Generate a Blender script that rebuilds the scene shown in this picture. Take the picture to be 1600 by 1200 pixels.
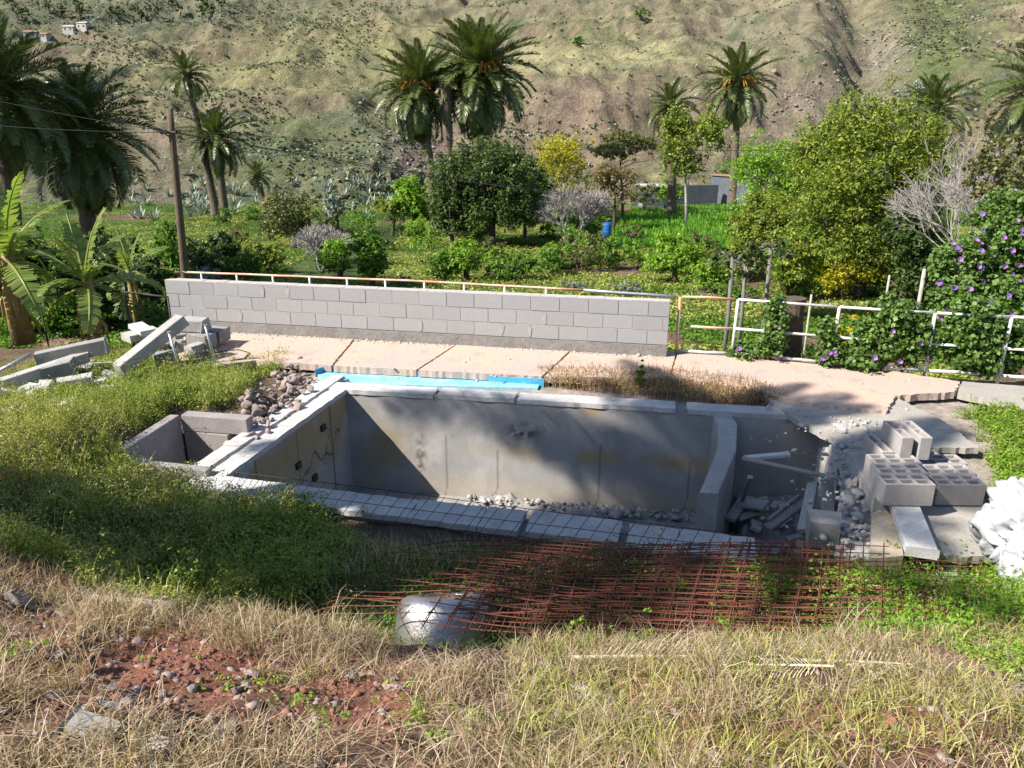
import bpy, math, random
import numpy as np
from mathutils import Vector, Matrix, Euler
random.seed(7); RS = np.random.RandomState(11)
for o in list(bpy.data.objects): bpy.data.objects.remove(o)
SC = bpy.context.scene; COL = SC.collection
# ------------------------------------------------------------------ camera, sky, sun, exposure
PITCH = math.radians(19.0); CZ = 3.8; F = 1200.0
cam = bpy.data.objects.new('camera', bpy.data.cameras.new('camera')); COL.objects.link(cam)
cam.location = (0, 0, CZ); cam.rotation_euler = (math.pi/2-PITCH, 0, 0)
cam.data.sensor_width = 36; cam.data.lens = 27.0; cam.data.clip_start = 0.05; cam.data.clip_end = 3000
SC.camera = cam
SUN = Vector((0.985, 0.40, -1.0)).normalized()
W = bpy.data.worlds.new('World'); SC.world = W; W.use_nodes = True
nt = W.node_tree; bg = nt.nodes['Background']
sky = nt.nodes.new('ShaderNodeTexSky'); sky.sky_type = 'NISHITA'; sky.sun_disc = False
sky.sun_elevation = math.asin(-SUN.z); sky.sun_rotation = math.atan2(-SUN.x, -SUN.y)
sky.altitude = 600; sky.air_density = 1.0; sky.dust_density = 0.6
nt.links.new(sky.outputs[0], bg.inputs[0]); bg.inputs[1].default_value = 0.085
sl = bpy.data.lights.new('sun', 'SUN'); sl.energy = 5.0; sl.angle = math.radians(0.5); sl.color = (1.0, 0.93, 0.83)
so = bpy.data.objects.new('sun', sl); COL.objects.link(so); so.rotation_euler = SUN.to_track_quat('-Z', 'Y').to_euler()
SC.view_settings.view_transform = 'Standard'; SC.view_settings.look = 'None'
SC.view_settings.exposure = 1.05; SC.view_settings.gamma = 1; SC.view_settings.use_curve_mapping = False
SC.render.engine = 'CYCLES'; SC.cycles.max_bounces = 6; SC.cycles.diffuse_bounces = 3; SC.cycles.glossy_bounces = 2
SC.cycles.transmission_bounces = 3; SC.cycles.use_denoising = True
# ------------------------------------------------------------------ geometry helpers
SP, CP = math.sin(PITCH), math.cos(PITCH)
def ray(u, v):
    x = (u-800)/F; y = (600-v)/F
    return np.array([x, CP+y*SP, -SP+y*CP])
def P(u, v, z=0.0):
    d = ray(u, v); t = (z-CZ)/d[2]
    return np.array([d[0]*t, d[1]*t, z])
def at(u, v, Y):
    d = ray(u, v); t = Y/d[1]
    return np.array([d[0]*t, Y, CZ+d[2]*t])
def proj(p):
    p = np.asarray(p, float); x = p[..., 0]; y = p[..., 1]; z = p[..., 2]-CZ
    Z = y*CP-z*SP; Yc = y*SP+z*CP; Z = np.where(Z > 0.05, Z, 0.05)
    return 800+F*x/Z, 600-F*Yc/Z, Z
def hsh(ix, iy, s):
    n = (ix*374761393+iy*668265263+s*1442695041) & 0xffffffff
    n = ((n ^ (n >> 13))*1274126177) & 0xffffffff
    return ((n ^ (n >> 16)) & 0xffff)/65535.0
def vn(x, y, s=0):
    x = np.asarray(x, float); y = np.asarray(y, float)
    ix = np.floor(x).astype(np.int64); iy = np.floor(y).astype(np.int64); fx = x-ix; fy = y-iy
    fx = fx*fx*(3-2*fx); fy = fy*fy*(3-2*fy)
    a = hsh(ix, iy, s); b = hsh(ix+1, iy, s); c = hsh(ix, iy+1, s); d = hsh(ix+1, iy+1, s)
    return (a*(1-fx)+b*fx)*(1-fy)+(c*(1-fx)+d*fx)*fy
def fbm(x, y, s=0, o=4):
    r = 0; a = 0.5; t = 0
    for i in range(o):
        r = r+a*vn(x, y, s+i*17); t += a; a *= 0.5; x = x*2.03+3.1; y = y*2.03+1.7
    return r/t
def sst(a, b, x):
    t = np.clip((x-a)/(b-a), 0, 1); return t*t*(3-2*t)
def inpoly(u, v, poly):
    u = np.asarray(u, float); v = np.asarray(v, float); r = np.zeros(u.shape, bool); n = len(poly)
    for i in range(n):
        x1, y1 = poly[i]; x2, y2 = poly[(i+1) % n]
        if y1 == y2: continue
        c = ((y1 > v) != (y2 > v)) & (u < (x2-x1)*(v-y1)/(y2-y1)+x1); r ^= c
    return r
def empty(name, loc, rz=0, label=None, cat=None, group=None):
    o = bpy.data.objects.new(name, None); COL.objects.link(o); o.location = [float(a) for a in loc]; o.rotation_euler = (0, 0, rz)
    o.empty_display_size = 0.2
    return tag(o, label, cat, group)
def tag(o, label=None, cat=None, group=None, kind=None):
    if label: o['label'] = label
    if cat: o['category'] = cat
    if group: o['group'] = group
    if kind: o['kind'] = kind
    return o
def link(name, me, mat=None, parent=None, loc=None):
    o = bpy.data.objects.new(name, me); COL.objects.link(o)
    if mat is not None and not me.materials: me.materials.append(mat)
    if parent is not None: o.parent = parent
    if loc is not None: o.location = [float(a) for a in loc]
    return o
def fast(name, V, Fc, rnd=None, col=None, smooth=False):
    V = np.asarray(V, np.float32).reshape(-1, 3); Fc = np.asarray(Fc, np.int32); k = Fc.shape[1]; m = len(Fc)
    me = bpy.data.meshes.new(name); me.vertices.add(len(V)); me.vertices.foreach_set('co', V.ravel())
    me.loops.add(m*k); me.polygons.add(m); me.loops.foreach_set('vertex_index', Fc.ravel())
    me.polygons.foreach_set('loop_start', np.arange(0, m*k, k, dtype=np.int32))
    try: me.polygons.foreach_set('loop_total', np.full(m, k, np.int32))
    except Exception: pass
    if smooth: me.polygons.foreach_set('use_smooth', np.ones(m, bool))
    me.update(calc_edges=True)
    if rnd is not None:
        a = me.attributes.new('rnd', 'FLOAT', 'FACE'); a.data.foreach_set('value', np.asarray(rnd, np.float32).ravel())
    if col is not None:
        a = me.attributes.new('Col', 'FLOAT_COLOR', 'POINT'); c = np.ones((len(V), 4), np.float32); c[:, :3] = col
        a.data.foreach_set('color', c.ravel())
    return me
class MB:
    def __init__(s): s.v = []; s.f = []
    def add(s, v, f):
        n = len(s.v); s.v += [tuple(float(c) for c in p) for p in v]; s.f += [tuple(i+n for i in q) for q in f]; return s
    def box(s, c, d, M=None):
        x, y, z = d[0]/2, d[1]/2, d[2]/2
        vs = [Vector((a*x, b*y, e*z)) for e in (-1, 1) for a, b in ((-1, -1), (1, -1), (1, 1), (-1, 1))]
        if M is not None: vs = [M @ q for q in vs]
        vs = [q+Vector(c) for q in vs]
        return s.add(vs, [(3, 2, 1, 0), (4, 5, 6, 7), (0, 1, 5, 4), (1, 2, 6, 5), (2, 3, 7, 6), (3, 0, 4, 7)])
    def prism(s, pts, z0, z1):
        n = len(pts); zt = z1 if hasattr(z1, '__len__') else [z1]*n
        vs = [(p[0], p[1], z0) for p in pts]+[(p[0], p[1], zt[i]) for i, p in enumerate(pts)]
        a = sum(pts[i][0]*pts[(i+1) % n][1]-pts[(i+1) % n][0]*pts[i][1] for i in range(n))
        idx = list(range(n))
        if a < 0:
            fs = [tuple(idx), tuple(n+i for i in reversed(idx))]+[(i, n+i, n+(i+1) % n, (i+1) % n) for i in idx]
        else:
            fs = [tuple(reversed(idx)), tuple(n+i for i in idx)]+[(i, (i+1) % n, n+(i+1) % n, n+i) for i in idx]
        return s.add(vs, fs)
    def tube(s, pts, r, n=6, cap=True):
        pts = [Vector([float(c) for c in p]) for p in pts]; m = len(pts)
        rs = r if hasattr(r, '__len__') else [r]*m
        up = Vector((0, 0, 1)); base = len(s.v); vs = []
        for i, p in enumerate(pts):
            t = (pts[min(i+1, m-1)]-pts[max(i-1, 0)])
            if t.length < 1e-9: t = Vector((0, 0, 1))
            t.normalize()
            a = t.cross(up if abs(t.z) < 0.9 else Vector((0, 1, 0))); a.normalize(); b = t.cross(a)
            if i and (a.dot(pa) < 0): a = -a; b = -b
            pa = a
            for k in range(n):
                th = 2*math.pi*k/n; vs.append(p+(a*math.cos(th)+b*math.sin(th))*rs[i])
        fs = [(i*n+k, i*n+(k+1) % n, (i+1)*n+(k+1) % n, (i+1)*n+k) for i in range(m-1) for k in range(n)]
        if cap: fs += [tuple(range(n-1, -1, -1)), tuple((m-1)*n+k for k in range(n))]
        return s.add(vs, fs)
    def mesh(s, name, smooth=False):
        me = bpy.data.meshes.new(name); me.from_pydata(s.v, [], s.f)
        if smooth: me.polygons.foreach_set('use_smooth', [True]*len(me.polygons))
        me.update(); return me
    def build(s, name, mat, parent=None, smooth=False, loc=None): return link(name, s.mesh(name, smooth), mat, parent, loc)
def bevel(o, w=0.01, seg=1):
    m = o.modifiers.new('bevel', 'BEVEL'); m.width = w; m.segments = seg; m.limit_method = 'ANGLE'; return o
# ------------------------------------------------------------------ materials
def newmat(name):
    m = bpy.data.materials.new(name); m.use_nodes = True; t = m.node_tree
    for n in list(t.nodes): t.nodes.remove(n)
    return m, t, t.nodes, t.links
def N(ns, ty, **kw):
    n = ns.new(ty)
    for k, v in kw.items():
        if k in n.inputs: n.inputs[k].default_value = v
        else: setattr(n, k, v)
    return n
def noise(ns, ls, co, scale, detail=4, rough=0.6):
    n = N(ns, 'ShaderNodeTexNoise', Scale=scale, Detail=detail, Roughness=rough); ls.new(co, n.inputs['Vector']); return n.outputs['Fac']
def mixc(ns, ls, fac, a, b, bt='MIX'):
    m = ns.new('ShaderNodeMix'); m.data_type = 'RGBA'; m.blend_type = bt
    for sock, val in ((m.inputs[0], fac), (m.inputs[6], a), (m.inputs[7], b)):
        if hasattr(val, 'links') or hasattr(val, 'is_output'): ls.new(val, sock)
        elif hasattr(val, '__len__'): sock.default_value = (*val[:3], 1)
        else: sock.default_value = val
    return m.outputs[2]
def ramp(ns, ls, fac, lo, hi):
    m = N(ns, 'ShaderNodeMapRange'); m.inputs[1].default_value = lo; m.inputs[2].default_value = hi
    ls.new(fac, m.inputs[0]); return m.outputs[0]
def solid(name, c1, c2, scale=3, rough=0.85, bump=0.3, metal=0.0, c3=None, fine=40, rnd=0.0, coord='Object', bdist=0.01, lo=0.35, hi=0.65, spec=0.3):
    m, t, ns, ls = newmat(name)
    tc = ns.new('ShaderNodeTexCoord'); co = tc.outputs[coord]
    if coord == 'World': pass
    f1 = ramp(ns, ls, noise(ns, ls, co, scale, 6, 0.65), lo, hi)
    c = mixc(ns, ls, f1, c1, c2)
    f2 = noise(ns, ls, co, fine, 4, 0.7)
    if c3: c = mixc(ns, ls, ramp(ns, ls, noise(ns, ls, co, scale*2.7, 5, 0.7), 0.55, 0.72), c, c3)
    c = mixc(ns, ls, ramp(ns, ls, f2, 0.3, 0.7), mixc(ns, ls, 1.0, c, (0.72, 0.72, 0.72), 'MULTIPLY'), c)
    if rnd:
        oi = ns.new('ShaderNodeObjectInfo'); mr = N(ns, 'ShaderNodeMapRange'); mr.inputs[3].default_value = 1-rnd; mr.inputs[4].default_value = 1+rnd
        ls.new(oi.outputs['Random'], mr.inputs[0]); hv = ns.new('ShaderNodeHueSaturation'); ls.new(mr.outputs[0], hv.inputs['Value']); ls.new(c, hv.inputs['Color']); c = hv.outputs[0]
    b = N(ns, 'ShaderNodeBsdfPrincipled', Roughness=rough, Metallic=metal); b.inputs['Specular IOR Level'].default_value = spec
    ls.new(c, b.inputs['Base Color'])
    if bump:
        bp = N(ns, 'ShaderNodeBump', Strength=bump, Distance=bdist); ls.new(f2, bp.inputs['Height']); ls.new(bp.outputs[0], b.inputs['Normal'])
    o = ns.new('ShaderNodeOutputMaterial'); ls.new(b.outputs[0], o.inputs[0]); return m
def vcol(name, scale=3, fine=30, rough=0.95, bump=0.6, bdist=0.03, amt=0.45, fs=0.6, speck=None):
    m, t, ns, ls = newmat(name)
    tc = ns.new('ShaderNodeTexCoord'); co = tc.outputs['Object']
    a = ns.new('ShaderNodeAttribute'); a.attribute_name = 'Col'
    f1 = noise(ns, ls, co, scale, 8, 0.7); f2 = noise(ns, ls, co, fine, 5, 0.7)
    c = mixc(ns, ls, ramp(ns, ls, f1, 0.3, 0.7), mixc(ns, ls, 1.0, a.outputs['Color'], (1-amt, 1-amt, 1-amt*0.9), 'MULTIPLY'), mixc(ns, ls, 1.0, a.outputs['Color'], (1+amt*0.5, 1+amt*0.45, 1+amt*0.4), 'MULTIPLY'))
    c = mixc(ns, ls, ramp(ns, ls, f2, 0.35, 0.6), mixc(ns, ls, 1.0, c, (fs, fs, fs), 'MULTIPLY'), c)
    if speck:
        for sc_, lo_, hi_, colr in speck: c = mixc(ns, ls, ramp(ns, ls, noise(ns, ls, co, sc_, 6, 0.75), lo_, hi_), c, mixc(ns, ls, 1.0, c, colr, 'MULTIPLY'))
    b = N(ns, 'ShaderNodeBsdfPrincipled', Roughness=rough); b.inputs['Specular IOR Level'].default_value = 0.15
    ls.new(c, b.inputs['Base Color'])
    ad = ns.new('ShaderNodeMath'); ad.operation = 'ADD'; ls.new(f1, ad.inputs[0]); ls.new(f2, ad.inputs[1])
    bp = N(ns, 'ShaderNodeBump', Strength=bump, Distance=bdist); ls.new(ad.outputs[0], bp.inputs['Height']); ls.new(bp.outputs[0], b.inputs['Normal'])
    o = ns.new('ShaderNodeOutputMaterial'); ls.new(b.outputs[0], o.inputs[0]); return m
def leafm(name, cols, trans=0.3, rough=0.5, gloss=0.25):
    m, t, ns, ls = newmat(name)
    a = ns.new('ShaderNodeAttribute'); a.attribute_name = 'rnd'
    r = ns.new('ShaderNodeValToRGB'); n = len(cols)
    while len(r.color_ramp.elements) < n: r.color_ramp.elements.new(0.5)
    for i, c in enumerate(cols): r.color_ramp.elements[i].position = i/(n-1); r.color_ramp.elements[i].color = (*c, 1)
    ls.new(a.outputs['Fac'], r.inputs[0])
    b = N(ns, 'ShaderNodeBsdfPrincipled', Roughness=rough); b.inputs['Specular IOR Level'].default_value = gloss
    ls.new(r.outputs[0], b.inputs['Base Color'])
    tr = ns.new('ShaderNodeBsdfTranslucent'); ls.new(mixc(ns, ls, 1.0, r.outputs[0], (1.5, 1.6, 0.7), 'MULTIPLY'), tr.inputs[0])
    mx = ns.new('ShaderNodeMixShader'); mx.inputs[0].default_value = trans; ls.new(b.outputs[0], mx.inputs[1]); ls.new(tr.outputs[0], mx.inputs[2])
    o = ns.new('ShaderNodeOutputMaterial'); ls.new(mx.outputs[0], o.inputs[0]); return m
M = {}
M['ground'] = vcol('soil', 4, 45, bump=0.9, bdist=0.02, amt=0.5)
M['hill'] = vcol('hill_soil', 0.35, 2.6, bump=1.0, bdist=0.5, amt=0.5, speck=[(1.3, .54, .64, (.60, .65, .58)), (.45, .56, .68, (.72, .76, .68)), (3.5, .58, .66, (.55, .56, .52))])
M['valley'] = vcol('field_soil', 1.2, 9, bump=0.8, bdist=0.08, amt=0.45)
M['deck'] = solid('pink_concrete', (0.62, 0.42, 0.32), (0.45, 0.385, 0.35), 0.8, 0.9, 0.5, c3=(0.34, 0.29, 0.25), fine=22, lo=0.38, hi=0.62)
M['greydeck'] = solid('grey_deck', (0.42, 0.39, 0.35), (0.33, 0.31, 0.28), 1.5, 0.9, 0.4, fine=30)
M['block'] = solid('new_block', (0.375, 0.375, 0.38), (0.345, 0.345, 0.35), 2.2, 0.92, 0.25, fine=60, rnd=0.045, bdist=0.003, c3=(0.40, 0.39, 0.38))
M['mortar'] = solid('mortar', (0.52, 0.47, 0.45), (0.42, 0.40, 0.39), 5, 0.95, 0.6, fine=40)
M['smear'] = solid('mortar_smear', (0.42, 0.40, 0.39), (0.36, 0.35, 0.345), 5, 0.95, 0.4, fine=40)
M['footing'] = solid('rough_footing', (0.30, 0.285, 0.27), (0.22, 0.21, 0.20), 4, 0.95, 0.8, fine=25, bdist=0.02)
M['coping'] = solid('pale_concrete', (0.58, 0.57, 0.56), (0.45, 0.44, 0.43), 3, 0.9, 0.4, fine=35, c3=(0.35, 0.34, 0.33))
M['render'] = vcol('pool_render', 1.8, 24, bump=0.12, bdist=0.006, amt=0.16, fs=0.92)
M['conc'] = solid('grey_concrete', (0.34, 0.33, 0.32), (0.25, 0.24, 0.235), 3, 0.92, 0.5, fine=35, c3=(0.20, 0.19, 0.18))
M['conc_l'] = solid('light_concrete', (0.47, 0.45, 0.43), (0.36, 0.35, 0.335), 3, 0.92, 0.5, fine=35, rnd=0.08)
M['purple'] = solid('mauve_concrete', (0.36, 0.32, 0.31), (0.27, 0.25, 0.25), 3, 0.92, 0.4, fine=35)
M['beige'] = solid('beige_column', (0.55, 0.45, 0.31), (0.46, 0.40, 0.31), 3, 0.92, 0.4, fine=35)
M['cinder'] = solid('cinder_block', (0.43, 0.40, 0.39), (0.36, 0.335, 0.325), 6, 0.97, 1.0, fine=110, rnd=0.07, bdist=0.006)
M['slabw'] = solid('white_slab', (0.62, 0.62, 0.60), (0.54, 0.54, 0.53), 3, 0.8, 0.2, fine=35)
M['blue'] = solid('pool_blue', (0.06, 0.34, 0.55), (0.10, 0.44, 0.66), 3, 0.6, 0.2, fine=20, c3=(0.32, 0.48, 0.50))
M['bluel'] = solid('pool_blue_pale', (0.16, 0.50, 0.68), (0.34, 0.60, 0.70), 2.0, 0.7, 0.3, fine=20, c3=(0.5, 0.54, 0.54))
M['rust'] = solid('rusty_steel', (0.22, 0.075, 0.045), (0.13, 0.05, 0.035), 8, 0.85, 0.3, fine=120, c3=(0.30, 0.12, 0.07))
M['rustd'] = solid('dark_steel', (0.07, 0.04, 0.035), (0.04, 0.03, 0.03), 8, 0.8, 0.3, fine=120)
M['galv'] = solid('galvanised', (0.55, 0.57, 0.60), (0.42, 0.44, 0.47), 6, 0.45, 0.1, metal=0.6, fine=50)
M['drum'] = solid('dented_steel', (0.62, 0.61, 0.61), (0.50, 0.47, 0.46), 2.5, 0.34, 0.25, metal=0.85, fine=7, c3=(0.42, 0.34, 0.30), bdist=0.03, spec=0.5)
M['white'] = solid('white_paint', (0.74, 0.74, 0.72), (0.60, 0.59, 0.57), 5, 0.5, 0.1, fine=30, c3=(0.50, 0.36, 0.28))
M['salmon'] = solid('salmon_paint', (0.66, 0.34, 0.19), (0.70, 0.50, 0.38), 1.6, 0.6, 0.1, fine=30, lo=0.42, hi=0.5, c3=(0.62, 0.30, 0.16))
M['wood'] = solid('grey_wood', (0.42, 0.38, 0.33), (0.30, 0.27, 0.23), 5, 0.85, 0.4, fine=40)
M['pole'] = solid('pole_wood', (0.17, 0.115, 0.075), (0.11, 0.08, 0.055), 4, 0.9, 0.4, fine=20)
M['bark'] = solid('bark', (0.15, 0.11, 0.08), (0.09, 0.065, 0.05), 5, 0.95, 1.0, fine=16, bdist=0.03)
M['barkpale'] = solid('pale_bark', (0.46, 0.43, 0.39), (0.33, 0.30, 0.27), 5, 0.9, 0.5, fine=16)
M['palmbark'] = solid('palm_bark', (0.20, 0.15, 0.115), (0.13, 0.095, 0.07), 2, 0.95, 1.0, fine=7, bdist=0.08)
M['banana'] = solid('banana_stem', (0.40, 0.26, 0.09), (0.22, 0.17, 0.07), 3, 0.8, 0.5, fine=14, c3=(0.5, 0.42, 0.28))
M['twig'] = solid('grey_twig', (0.40, 0.36, 0.35), (0.30, 0.27, 0.27), 5, 0.9, 0.2)
M['hillrock'] = solid('hill_rock', (0.30, 0.25, 0.21), (0.22, 0.185, 0.16), 0.5, 0.95, 0.5, fine=3)
M['papstem'] = solid('papaya_stem', (0.22, 0.21, 0.20), (0.15, 0.14, 0.13), 5, 0.9, 0.3)
M['rock'] = solid('rock', (0.42, 0.31, 0.28), (0.33, 0.29, 0.27), 3, 0.95, 0.7, fine=18, rnd=0.22, bdist=0.02, c3=(0.46, 0.42, 0.38))
M['redrock'] = solid('red_rock', (0.33, 0.15, 0.10), (0.26, 0.14, 0.11), 3, 0.95, 0.7, fine=18, rnd=0.25, bdist=0.02)
M['sack'] = solid('white_plastic', (0.50, 0.51, 0.53), (0.42, 0.43, 0.45), 4, 0.45, 0.25, fine=12, bdist=0.02)
M['barrelblue'] = solid('blue_plastic', (0.03, 0.13, 0.42), (0.03, 0.17, 0.5), 3, 0.45, 0.0)
M['dark'] = solid('dark_metal', (0.03, 0.03, 0.03), (0.05, 0.05, 0.05), 4, 0.6, 0.1)
M['wallblue'] = solid('slate_wall', (0.13, 0.15, 0.18), (0.10, 0.11, 0.13), 1, 0.9, 0.3, fine=6)
M['housew'] = solid('house_white', (0.50, 0.48, 0.46), (0.42, 0.40, 0.38), 1, 0.9, 0.1)
M['rooftile'] = solid('roof_tile', (0.38, 0.20, 0.15), (0.30, 0.17, 0.13), 1, 0.9, 0.1)
M['fruit'] = solid('palm_fruit', (0.50, 0.25, 0.05), (0.42, 0.18, 0.04), 6, 0.7, 0.5)
M['palmleaf'] = leafm('palm_leaf', [(0.045, 0.068, 0.018), (0.085, 0.115, 0.03), (0.17, 0.19, 0.055)], 0.15, 0.4, 0.5)
M['palmdead'] = leafm('palm_dead', [(0.20, 0.14, 0.07), (0.30, 0.22, 0.11)], 0.1, 0.7)
M['drypalm'] = leafm('dry_palm', [(0.40, 0.34, 0.24), (0.52, 0.45, 0.34), (0.6, 0.53, 0.42)], 0.1, 0.7)
M['bananaleaf'] = leafm('banana_leaf', [(0.09, 0.15, 0.03), (0.16, 0.23, 0.055), (0.28, 0.30, 0.08)], 0.35, 0.35, 0.5)
LF = {'dark': [(0.025, 0.05, 0.012), (0.055, 0.095, 0.022), (0.14, 0.17, 0.06)],
      'green': [(0.05, 0.11, 0.012), (0.09, 0.19, 0.02), (0.16, 0.27, 0.035)],
      'bright': [(0.09, 0.18, 0.014), (0.16, 0.30, 0.025), (0.25, 0.38, 0.045)],
      'yellowgreen': [(0.075, 0.12, 0.018), (0.155, 0.21, 0.028), (0.28, 0.30, 0.045)],
      'yellow': [(0.18, 0.19, 0.012), (0.33, 0.31, 0.016), (0.44, 0.38, 0.03)],
      'olive': [(0.07, 0.085, 0.028), (0.12, 0.13, 0.045), (0.19, 0.17, 0.075)],
      'brown': [(0.10, 0.085, 0.04), (0.18, 0.14, 0.06), (0.27, 0.19, 0.09)],
      'grey': [(0.13, 0.16, 0.12), (0.21, 0.25, 0.20), (0.31, 0.35, 0.29)],
      'weed': [(0.09, 0.15, 0.02), (0.20, 0.27, 0.04), (0.33, 0.37, 0.08)],
      'weedyel': [(0.15, 0.18, 0.035), (0.31, 0.32, 0.08), (0.47, 0.44, 0.18)],
      'vine': [(0.05, 0.10, 0.02), (0.095, 0.175, 0.035), (0.19, 0.28, 0.08)],
      'straw': [(0.19, 0.13, 0.08), (0.36, 0.275, 0.18), (0.55, 0.465, 0.35)],
      'straw2': [(0.19, 0.11, 0.065), (0.32, 0.22, 0.13), (0.45, 0.36, 0.22)],
      'grass': [(0.06, 0.17, 0.012), (0.11, 0.26, 0.02), (0.16, 0.32, 0.03)],
      'purple': [(0.20, 0.10, 0.45), (0.32, 0.15, 0.46), (0.42, 0.20, 0.46)],
      'hillshrub': [(0.09, 0.10, 0.06), (0.16, 0.17, 0.115), (0.27, 0.28, 0.21)]}
for k, c in LF.items(): M['l_'+k] = leafm('leaf_'+k, c, 0.28 if k not in ('grey', 'hillshrub') else 0.1)
# ------------------------------------------------------------------ leaf, blade and rock generators (numpy)
def unit(a): return a/np.maximum(np.linalg.norm(a, axis=1, keepdims=True), 1e-9)
def leaves(C, Nn, size, aspect=0.5, szv=0.35, fold=0.0):
    """C (n,3) centres, Nn (n,3) preferred normals -> rhombic leaves"""
    n = len(C); r = RS.normal(size=(n, 3)); t = unit(r-(r*Nn).sum(1, keepdims=True)*Nn); b = np.cross(Nn, t)
    s = size*(1+szv*RS.uniform(-1, 1, (n, 1))); w = s*aspect
    p0 = C-t*s*0.5; p2 = C+t*s*0.5; m = C+Nn*s*0.08
    V = np.stack([p0, m+b*w*0.5, p2, m-b*w*0.5], 1).reshape(-1, 3)
    Fc = np.arange(4*n).reshape(-1, 4); return V, Fc, RS.uniform(0, 1, n)
def cloud(centers, radii, per, size, up=0.35, aspect=0.55, shell=0.55):
    c = np.repeat(np.asarray(centers, float), per, 0); r = np.repeat(np.asarray(radii, float).reshape(len(centers), -1), per, 0)
    d = unit(RS.normal(size=c.shape)); d[:, 2] = np.where(d[:, 2] < -0.35, -d[:, 2], d[:, 2])
    k = shell+(1-shell)*RS.uniform(0, 1, (len(c), 1))
    pos = c+d*k*r; nn = unit(d+RS.normal(size=d.shape)*0.5+np.array([0, 0, up])); return leaves(pos, nn, size, aspect)
def blades(base, h, w, lean, seed=0, lo=0.6, hi=1.0, az=None):
    """curved strips: base (n,3)"""
    n = len(base); az = RS.uniform(0, 2*np.pi, n) if az is None else az
    hh = h*RS.uniform(lo, hi, n); ln = lean*RS.uniform(0.2, 1, n)*hh
    d = np.stack([np.cos(az), np.sin(az), 0*az], 1); sd = RS.uniform(0, 2*np.pi, n); s = np.stack([np.cos(sd), np.sin(sd), 0*sd], 1)*w/2
    up = np.array([0, 0, 1.0]); cur = RS.uniform(0.5, 1.1, n)
    p1 = base+d*(ln*0.28)[:, None]+up*(hh*0.5)[:, None]; p2 = base+d*(ln*0.7)[:, None]+up*(hh*0.85*np.minimum(cur+0.1, 1))[:, None]
    p3 = base+d*(ln*1.15)[:, None]+up*(hh*cur)[:, None]
    V = np.stack([base-s, base+s, p1-s*.9, p1+s*.9, p2-s*.65, p2+s*.65, p3-s*.15, p3+s*.15], 1).reshape(-1, 3)
    o = (np.arange(n)*8)[:, None]; Fc = np.concatenate([o+np.array([[0, 1, 3, 2]]), o+np.array([[2, 3, 5, 4]]), o+np.array([[4, 5, 7, 6]])], 1).reshape(-1, 4)
    return V, Fc, np.repeat(RS.uniform(0, 1, n), 3)
def join(parts):
    V = []; Fs = []; R = []; n = 0
    for v, f, r in parts:
        if len(v) == 0: continue
        V.append(v); Fs.append(f+n); R.append(r); n += len(v)
    return np.concatenate(V), np.concatenate(Fs), np.concatenate(R)
def stuff(name, parts, mat, parent=None, label=None, cat=None, kind='stuff'):
    V, Fc, R = join(parts) if isinstance(parts, list) else parts
    o = link(name, fast(name, V, Fc, R), M[mat], parent); tag(o, label, cat, None, kind); return o
import bmesh
def ico_arr(sub):
    bm = bmesh.new(); bmesh.ops.create_icosphere(bm, subdivisions=sub, radius=1)
    bm.verts.ensure_lookup_table(); V = np.array([v.co[:] for v in bm.verts]); Fc = np.array([[v.index for v in f.verts] for f in bm.faces]); bm.free(); return V, Fc
ICO1, ICO2, ICO3 = ico_arr(1), ico_arr(2), ico_arr(3)
def rock_mesh(seed, sub=2, rough=0.3, flat=0.7):
    V, Fc = ico_arr(sub); r = np.random.RandomState(seed); V = V.copy()
    for _ in range(11):
        n = unit(r.normal(size=(1, 3)))[0]; d = r.uniform(0.32, 0.68); k = V @ n; V = V-np.outer(np.maximum(k-d, 0), n)
    V += r.normal(size=V.shape)*0.04*rough/0.3; V[:, 2] *= flat; V[:, 1] *= r.uniform(.7, 1)
    return fast('rock', V, Fc)
def rocks_stuff(C, size, seed=3):
    V0, F0 = ICO1; n = len(C); r = np.random.RandomState(seed)
    sc = size*np.exp(r.normal(size=(n, 1, 1))*0.45)*r.uniform(0.6, 1.1, (n, 1, 3)); jit = 1+0.24*r.normal(size=(n, len(V0), 1))
    a = r.uniform(0, 6.28, n); R = np.zeros((n, 3, 3)); R[:, 0, 0] = np.cos(a); R[:, 0, 1] = -np.sin(a); R[:, 1, 0] = np.sin(a); R[:, 1, 1] = np.cos(a); R[:, 2, 2] = 0.75
    V = np.einsum('nij,nvj->nvi', R, V0[None]*sc*jit)+C[:, None, :]
    Fc = (F0[None]+(np.arange(n)*len(V0))[:, None, None]).reshape(-1, 3)
    return V.reshape(-1, 3), Fc, np.repeat(r.uniform(0, 1, n), len(F0))
# ------------------------------------------------------------------ terrain heights
CRX = [-12, -6, -3.3, -2, -0.7, 0.7, 2.5, 6, 12]; CRY = [8.0, 5.6, 4.3, 3.8, 3.4, 3.35, 3.6, 4.2, 5.0]
DECK_BACK = [(-60, 14.6), (-6, 13.6), (-4.4, 13.25), (2.5, 12.05), (3.1, 12.8), (8.0, 11.6), (60, 8)]
POOL = None
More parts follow.
